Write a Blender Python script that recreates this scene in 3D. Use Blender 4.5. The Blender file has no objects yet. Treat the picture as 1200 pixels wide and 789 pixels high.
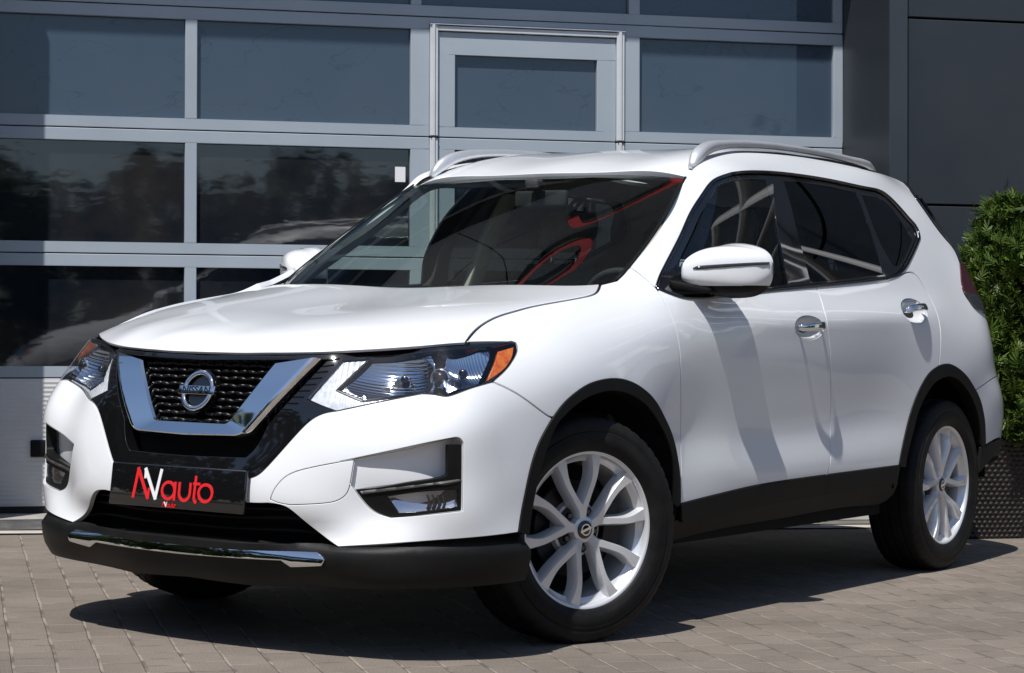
import bpy, bmesh, math, random
import numpy as np
from mathutils import Vector, Matrix
from mathutils.geometry import delaunay_2d_cdt
# world frame = the car's: x forwards from the front axle, y to the car's left, z up, metres
scene = bpy.context.scene
# ---------------------------------------------------------------- camera
cam = bpy.data.cameras.new('camera'); camo = bpy.data.objects.new('camera', cam); scene.collection.objects.link(camo); scene.camera = camo
camo.matrix_world = Matrix([[-0.56408, 0.00568, 0.8257, 5.74016], [0.82554, -0.01683, 0.56409, 4.46846], [0.0171, 0.99984, 0.00481, 0.98215], [0.0, 0.0, 0.0, 1.0]])
cam.sensor_width = 36; cam.lens = 76.035; cam.clip_start = .1; cam.clip_end = 500
# ---------------------------------------------------------------- sky, sun, exposure
SUN = np.array((.54, .088, 1.0)); SUN /= np.linalg.norm(SUN)
w = bpy.data.worlds.new('World'); scene.world = w; w.use_nodes = True
wn, wl = w.node_tree.nodes, w.node_tree.links
sky = wn.new('ShaderNodeTexSky'); sky.sky_type = 'NISHITA'; sky.sun_disc = False
sky.sun_elevation = math.asin(SUN[2]); sky.sun_rotation = math.atan2(SUN[0], SUN[1]); sky.air_density = 1.0; sky.dust_density = .6; sky.ozone_density = 2.6
wl.new(sky.outputs[0], wn['Background'].inputs[0]); wn['Background'].inputs[1].default_value = .088
sun = bpy.data.lights.new('sun', 'SUN'); sun.energy = 4.6; sun.angle = math.radians(.53); sun.color = (1, .975, .945)
suno = bpy.data.objects.new('sun', sun); scene.collection.objects.link(suno); suno.rotation_euler = Vector(SUN).to_track_quat('Z', 'Y').to_euler()
vs = scene.view_settings; vs.view_transform = 'Standard'; vs.look = 'None'; vs.exposure = 0.14; vs.gamma = 1; vs.use_curve_mapping = False
scene.cycles.max_bounces = 10; scene.cycles.transparent_max_bounces = 16; scene.cycles.caustics_reflective = False; scene.cycles.caustics_refractive = False
# ---------------------------------------------------------------- smooth surfaces of the car body
class Spline1:
    """natural cubic through points"""
    def __init__(s, t, y):
        t=np.asarray(t,float); y=np.asarray(y,float); n=len(t); h=np.diff(t)
        A=np.eye(n); b=np.zeros((n,)+y.shape[1:])
        for i in range(1,n-1):
            A[i,i-1]=h[i-1]; A[i,i]=2*(h[i-1]+h[i]); A[i,i+1]=h[i]
            b[i]=6*((y[i+1]-y[i])/h[i]-(y[i]-y[i-1])/h[i-1])
        s.t,s.y,s.h,s.m=t,y,h,np.linalg.solve(A,b)
    def __call__(s,x):
        x=np.asarray(x,float); i=np.clip(np.searchsorted(s.t,x)-1,0,len(s.h)-1)
        h=s.h[i]; a=(s.t[i+1]-x)/h; b=(x-s.t[i])/h
        if s.y.ndim>1: h=h[...,None]; a=a[...,None]; b=b[...,None]
        return a*s.y[i]+b*s.y[i+1]+((a**3-a)*s.m[i]+(b**3-b)*s.m[i+1])*h*h/6
class TPS:
    def __init__(s,P,v,lam=1e-4,sc=(1,1)):
        s.sc=np.array(sc,float); P=np.asarray(P,float)*s.sc; v=np.asarray(v,float); n=len(P)
        K=s.k(P,P)+lam*np.eye(n); Q=np.c_[np.ones(n),P]
        A=np.zeros((n+3,n+3)); A[:n,:n]=K; A[:n,n:]=Q; A[n:,:n]=Q.T
        s.w=np.linalg.solve(A,np.r_[v,np.zeros(3)]); s.P=P
    @staticmethod
    def k(a,b):
        r2=((a[:,None,:]-b[None,:,:])**2).sum(-1); return r2*np.sqrt(r2)
    def __call__(s,q):
        q=np.asarray(q,float)*s.sc; sh=q.shape[:-1]; q=q.reshape(-1,2)
        out=np.empty(len(q))
        for i in range(0,len(q),20000):
            c=q[i:i+20000]; out[i:i+20000]=s.k(c,s.P)@s.w[:-3]+s.w[-3]+c@s.w[-2:]
        return out.reshape(sh)
PLAN=[(.955,0),(.949,.2),(.922,.38),(.885,.52),(.826,.65),(.775,.76),(.685,.853),(.535,.900),(.3,.917),(0,.923),(-.5,.918),(-1.0,.915),(-1.6,.915),(-2.2,.918),(-2.7,.921),(-3.0,.915),(-3.2,.906),(-3.36,.878),(-3.5,.815),(-3.61,.70),(-3.69,.5),(-3.73,.25),(-3.74,0)]
_pl=np.array(PLAN+[(x,-y) for x,y in PLAN[-2:-4:-1]]); _pl=np.vstack([[(x,-y) for x,y in PLAN[10:0:-1]],_pl])
_t=np.r_[0,np.cumsum(np.hypot(*np.diff(_pl,axis=0).T))]; _t-=_t[10]
CURVE=Spline1(_t,_pl); UEND=_t[-3]
_us=np.linspace(0,UEND,3000); _cs=CURVE(_us)
def u_at_x(x):  # on the left side
    m=(_us>.9)&(_us<5.4); return np.interp(-np.asarray(x,float),-_cs[m,0],_us[m])
def u_at_y(y,rear=False):
    m=((_us<1.25)&(_us>-.01)) if not rear else (_us>4.6)
    a,b=_cs[m,1],_us[m]
    if rear: a,b=a[::-1],b[::-1]
    return np.interp(y,a,b)
def plan(u):
    c=CURVE(u); e=1e-3; t=(CURVE(u+e)-CURVE(u-e)); t/=np.linalg.norm(t,axis=-1,keepdims=True)
    n=np.stack([t[...,1],-t[...,0]],-1)   # outward
    return c,n
CTRL=[]  # (u,z,d)
def F(y,z,x):
    u=u_at_y(y); c,n=plan(np.array(u)); CTRL.append((u,z,(x-c[0])/n[0]))
def Sd(x,z,y):
    u=u_at_x(x); c,n=plan(np.array(u)); CTRL.append((u,z,(y-c[1])/n[1]))
def D(u,z,d): CTRL.append((u,z,d))
# --- front face (y, z, x)
for z,d in ((.20,-.055),(.26,-.035),(.30,-.02),(.36,-.018),(.42,-.006),(.50,0),(.56,-.012),(.64,-.035),(.72,-.055),(.80,-.078),(.86,-.095),(.90,-.112)):
    for y in (0,.22): F(y,z,float(CURVE(u_at_y(y))[0])+d)
for z,x in ((.2,.83),(.26,.865),(.30,.885),(.34,.868),(.42,.875),(.50,.882),(.60,.875),(.68,.857),(.74,.838),(.80,.808),(.88,.765),(.93,.73)): F(.5,z,x)
for z,x in ((.2,.80),(.30,.835),(.42,.802),(.50,.805),(.60,.81),(.70,.785),(.76,.755),(.82,.715),(.88,.675),(.93,.64)): F(.655,z,x)
# corner (u, z, d)
uc=u_at_y(.80)
for z,d in ((.2,-.06),(.28,-.02),(.34,-.012),(.44,-.004),(.54,-.002),(.64,0),(.70,-.012),(.76,-.045),(.82,-.09),(.88,-.135),(.93,-.175)): D(uc,z,d)
for z,y in ((.2,.87),(.3,.905),(.4,.902),(.5,.898),(.6,.893),(.7,.885),(.78,.868),(.86,.828),(.93,.768),(.98,.70)): Sd(.53,z,y)
# --- side (x, z, y)
def col(x,*zy):
    for z,y in zy: Sd(x,z,y)
col(.3,(.25,.91),(.4,.917),(.55,.917),(.66,.918),(.75,.915),(.83,.902),(.90,.868),(.96,.815),(1.0,.765),(1.05,.68))
col(0,(.3,.92),(.5,.92),(.72,.925),(.80,.922),(.88,.908),(.95,.879),(1.01,.832),(1.06,.77),(1.11,.68))
col(-.25,(.3,.915),(.5,.915),(.7,.918),(.8,.917),(.9,.908),(.98,.886),(1.05,.835),(1.1,.775),(1.15,.70))
col(-.48,(.25,.895),(.4,.905),(.52,.900),(.62,.893),(.72,.898),(.82,.906),(.92,.907),(.99,.898),(1.05,.876),(1.1,.846),(1.15,.79),(1.2,.735),(1.27,.66))
col(-.75,(.25,.892),(.4,.905),(.50,.907),(.61,.897),(.71,.898),(.81,.904),(.91,.908),(.98,.905),(1.03,.893),(1.09,.865),(1.14,.848),(1.19,.815),(1.27,.757),(1.35,.688),(1.42,.61))
col(-1.0,(.25,.89),(.4,.905),(.48,.910),(.60,.896),(.70,.897),(.80,.903),(.90,.909),(.97,.909),(1.015,.905),(1.05,.891),(1.09,.870),(1.14,.846),(1.25,.812),(1.35,.762),(1.45,.698),(1.53,.628),(1.57,.592),(1.61,.53))
col(-1.55,(.25,.89),(.4,.905),(.49,.910),(.60,.896),(.70,.897),(.80,.904),(.90,.910),(.98,.911),(1.03,.907),(1.065,.893),(1.11,.871),(1.16,.850),(1.25,.828),(1.35,.790),(1.45,.742),(1.53,.694),(1.58,.659),(1.62,.625),(1.66,.585),(1.69,.54))
col(-2.15,(.25,.895),(.4,.908),(.52,.909),(.62,.899),(.72,.900),(.82,.906),(.92,.911),(1.0,.912),(1.05,.907),(1.085,.892),(1.13,.870),(1.25,.830),(1.35,.790),(1.45,.741),(1.53,.693),(1.58,.660),(1.62,.630),(1.665,.588),(1.695,.54))
col(-2.7,(.3,.92),(.5,.92),(.72,.925),(.8,.925),(.9,.92),(1.0,.905),(1.08,.88),(1.15,.85),(1.25,.808),(1.35,.762),(1.45,.712),(1.53,.667),(1.58,.638),(1.61,.618),(1.65,.585),(1.68,.54))
col(-3.05,(.3,.905),(.5,.908),(.65,.91),(.8,.91),(.9,.905),(1.0,.885),(1.1,.851),(1.2,.811),(1.3,.766),(1.4,.717),(1.5,.661),(1.57,.608),(1.61,.565))
col(-3.25,(.3,.87),(.5,.888),(.65,.900),(.74,.896),(.8,.884),(.9,.874),(1.0,.857),(1.1,.828),(1.2,.785),(1.3,.733),(1.4,.673),(1.5,.603))
for u,dd in ((u_at_x(-3.5),0),(u_at_y(.5,True),0),(u_at_y(0,True),0)):
    for z,d in ((.3,-.05),(.42,-.02),(.55,0),(.68,0),(.78,-.03),(.9,-.07),(1.05,-.13),(1.2,-.22),(1.4,-.36),(1.55,-.46)): D(u,z,d+dd)
class Columns:
    """upright section curves d(z) at stations u, joined by cubic splines along u"""
    def __init__(s,ctrl):
        d={}
        for u,z,v in ctrl: d.setdefault(round(float(u),4),[]).append((z,v))
        us=sorted(d); mir=[u for u in us if .02<u<1.6]
        s.u=np.array([-u for u in reversed(mir)]+us); s.c=[]
        for u in s.u:
            a=np.array(sorted(d[round(abs(float(u)),4)])); s.c.append(Spline1(a[:,0],a[:,1]))
        n=len(s.u); h=np.diff(s.u); A=np.eye(n); B=np.zeros((n,n))
        for i in range(1,n-1):
            A[i,i-1]=h[i-1]; A[i,i]=2*(h[i-1]+h[i]); A[i,i+1]=h[i]
            B[i,i-1]=6/h[i-1]; B[i,i]=-6/h[i-1]-6/h[i]; B[i,i+1]=6/h[i]
        s.M=np.linalg.solve(A,B); s.h=h
    def __call__(s,q):
        q=np.asarray(q,float); sh=q.shape[:-1]; q=q.reshape(-1,2); z=q[:,1]; Y=[]
        for c in s.c:
            zz=np.clip(z,c.t[0],c.t[-1]); e=1e-3; y=c(zz)
            s1=(c.y[-1]-c(c.t[-1]-e))/e; s0=(c(c.t[0]+e)-c.y[0])/e
            Y.append(y+np.maximum(z-c.t[-1],0)*s1+np.minimum(z-c.t[0],0)*s0)
        Y=np.array(Y).T; m=Y@s.M.T; u=q[:,0]; i=np.clip(np.searchsorted(s.u,u)-1,0,len(s.h)-1); r=np.arange(len(u)); h=s.h[i]
        a=(s.u[i+1]-u)/h; b=(u-s.u[i])/h
        return (a*Y[r,i]+b*Y[r,i+1]+((a**3-a)*m[r,i]+(b**3-b)*m[r,i+1])*h*h/6).reshape(sh)
DOFF=Columns(CTRL)
def side(q):
    q=np.asarray(q,float); c,n=plan(q[...,0]); d=DOFF(q)
    p=c+n*d[...,None]; return np.concatenate([p,q[...,1:2]],-1)
# --- hood: (x,y) -> z
_h=[]
def hood_row(x,*yz):
    for y,z in yz: _h.append((x,y,z)); 
    for y,z in yz:
        if y>0: _h.append((x,-y,z))
hood_row(.855,(0,.880),(.15,.879))
hood_row(.83,(.27,.884),(0,.900))
hood_row(.775,(0,.930),(.25,.927),(.42,.897))
hood_row(.70,(0,.957),(.25,.957),(.45,.938),(.58,.906))
hood_row(.55,(0,.993),(.25,.996),(.45,.988),(.62,.962),(.76,.930))
hood_row(.30,(0,1.033),(.25,1.038),(.45,1.040),(.62,1.030),(.74,1.008),(.8,.985))
hood_row(.05,(0,1.073),(.25,1.079),(.45,1.080),(.62,1.071),(.755,1.053))
hood_row(-.2,(0,1.113),(.25,1.119),(.45,1.121),(.62,1.112),(.75,1.096))
hood_row(-.42,(0,1.145),(.45,1.153),(.62,1.147),(.74,1.135))
_h=np.array(_h); HOODF=TPS(_h[:,:2],_h[:,2],2e-5)
def hood(q):
    q=np.asarray(q,float); return np.concatenate([q,HOODF(q)[...,None]],-1)
# --- windscreen: (y,z) -> x
_w=[]
for z,x0,x7 in ((1.05,-.05,-.24),(1.14,-.205,-.369),(1.25,-.39,-.545),(1.355,-.58,-.715),(1.45,-.775,-.87),(1.534,-.968,-1.012),(1.60,-1.15,-1.13)):
    yw=.70-(z-1.14)*.27
    for f in (0,.35,.7,1.0):
        x=x0+(x7-x0)*f**2.2
        _w.append((f*yw,z,x)); 
        if f>0: _w.append((-f*yw,z,x))
_w=np.array(_w); WSF=TPS(_w[:,:2],_w[:,2],1e-5)
def screen(q):
    q=np.asarray(q,float); return np.concatenate([WSF(q)[...,None],q],-1)
# --- roof: (x,y) -> z
_r=[]
for x,z0,z3,z6 in ((-.90,1.515,1.511,1.470),(-1.02,1.566,1.562,1.536),(-1.2,1.624,1.619,1.600),(-1.45,1.673,1.668,1.648),(-1.8,1.700,1.695,1.670),(-2.2,1.704,1.699,1.675),(-2.6,1.690,1.685,1.664),(-2.95,1.645,1.64,1.620),(-3.2,1.595,1.59,1.565)):
    for y,z in ((0,z0),(.3,z3),(.57,z6),(.65,z6-.035)):
        _r.append((x,y,z))
        if y: _r.append((x,-y,z))
_r=np.array(_r); ROOFF=TPS(_r[:,:2],_r[:,2],1e-5)
def roof(q):
    q=np.asarray(q,float); return np.concatenate([q,ROOFF(q)[...,None]],-1)
SURF={'side':side,'hood':hood,'screen':screen,'roof':roof}
def normal(S,q,e=1e-3):
    q=np.asarray(q,float); a=S(q+[e,0])-S(q-[e,0]); b=S(q+[0,e])-S(q-[0,e])
    n=np.cross(a,b); n/=np.linalg.norm(n,axis=-1,keepdims=True)
    if S is hood or S is roof: return n
    if S is screen: return n*np.where(n[...,:1]>0,1,-1)
    return n*1.0
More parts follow.
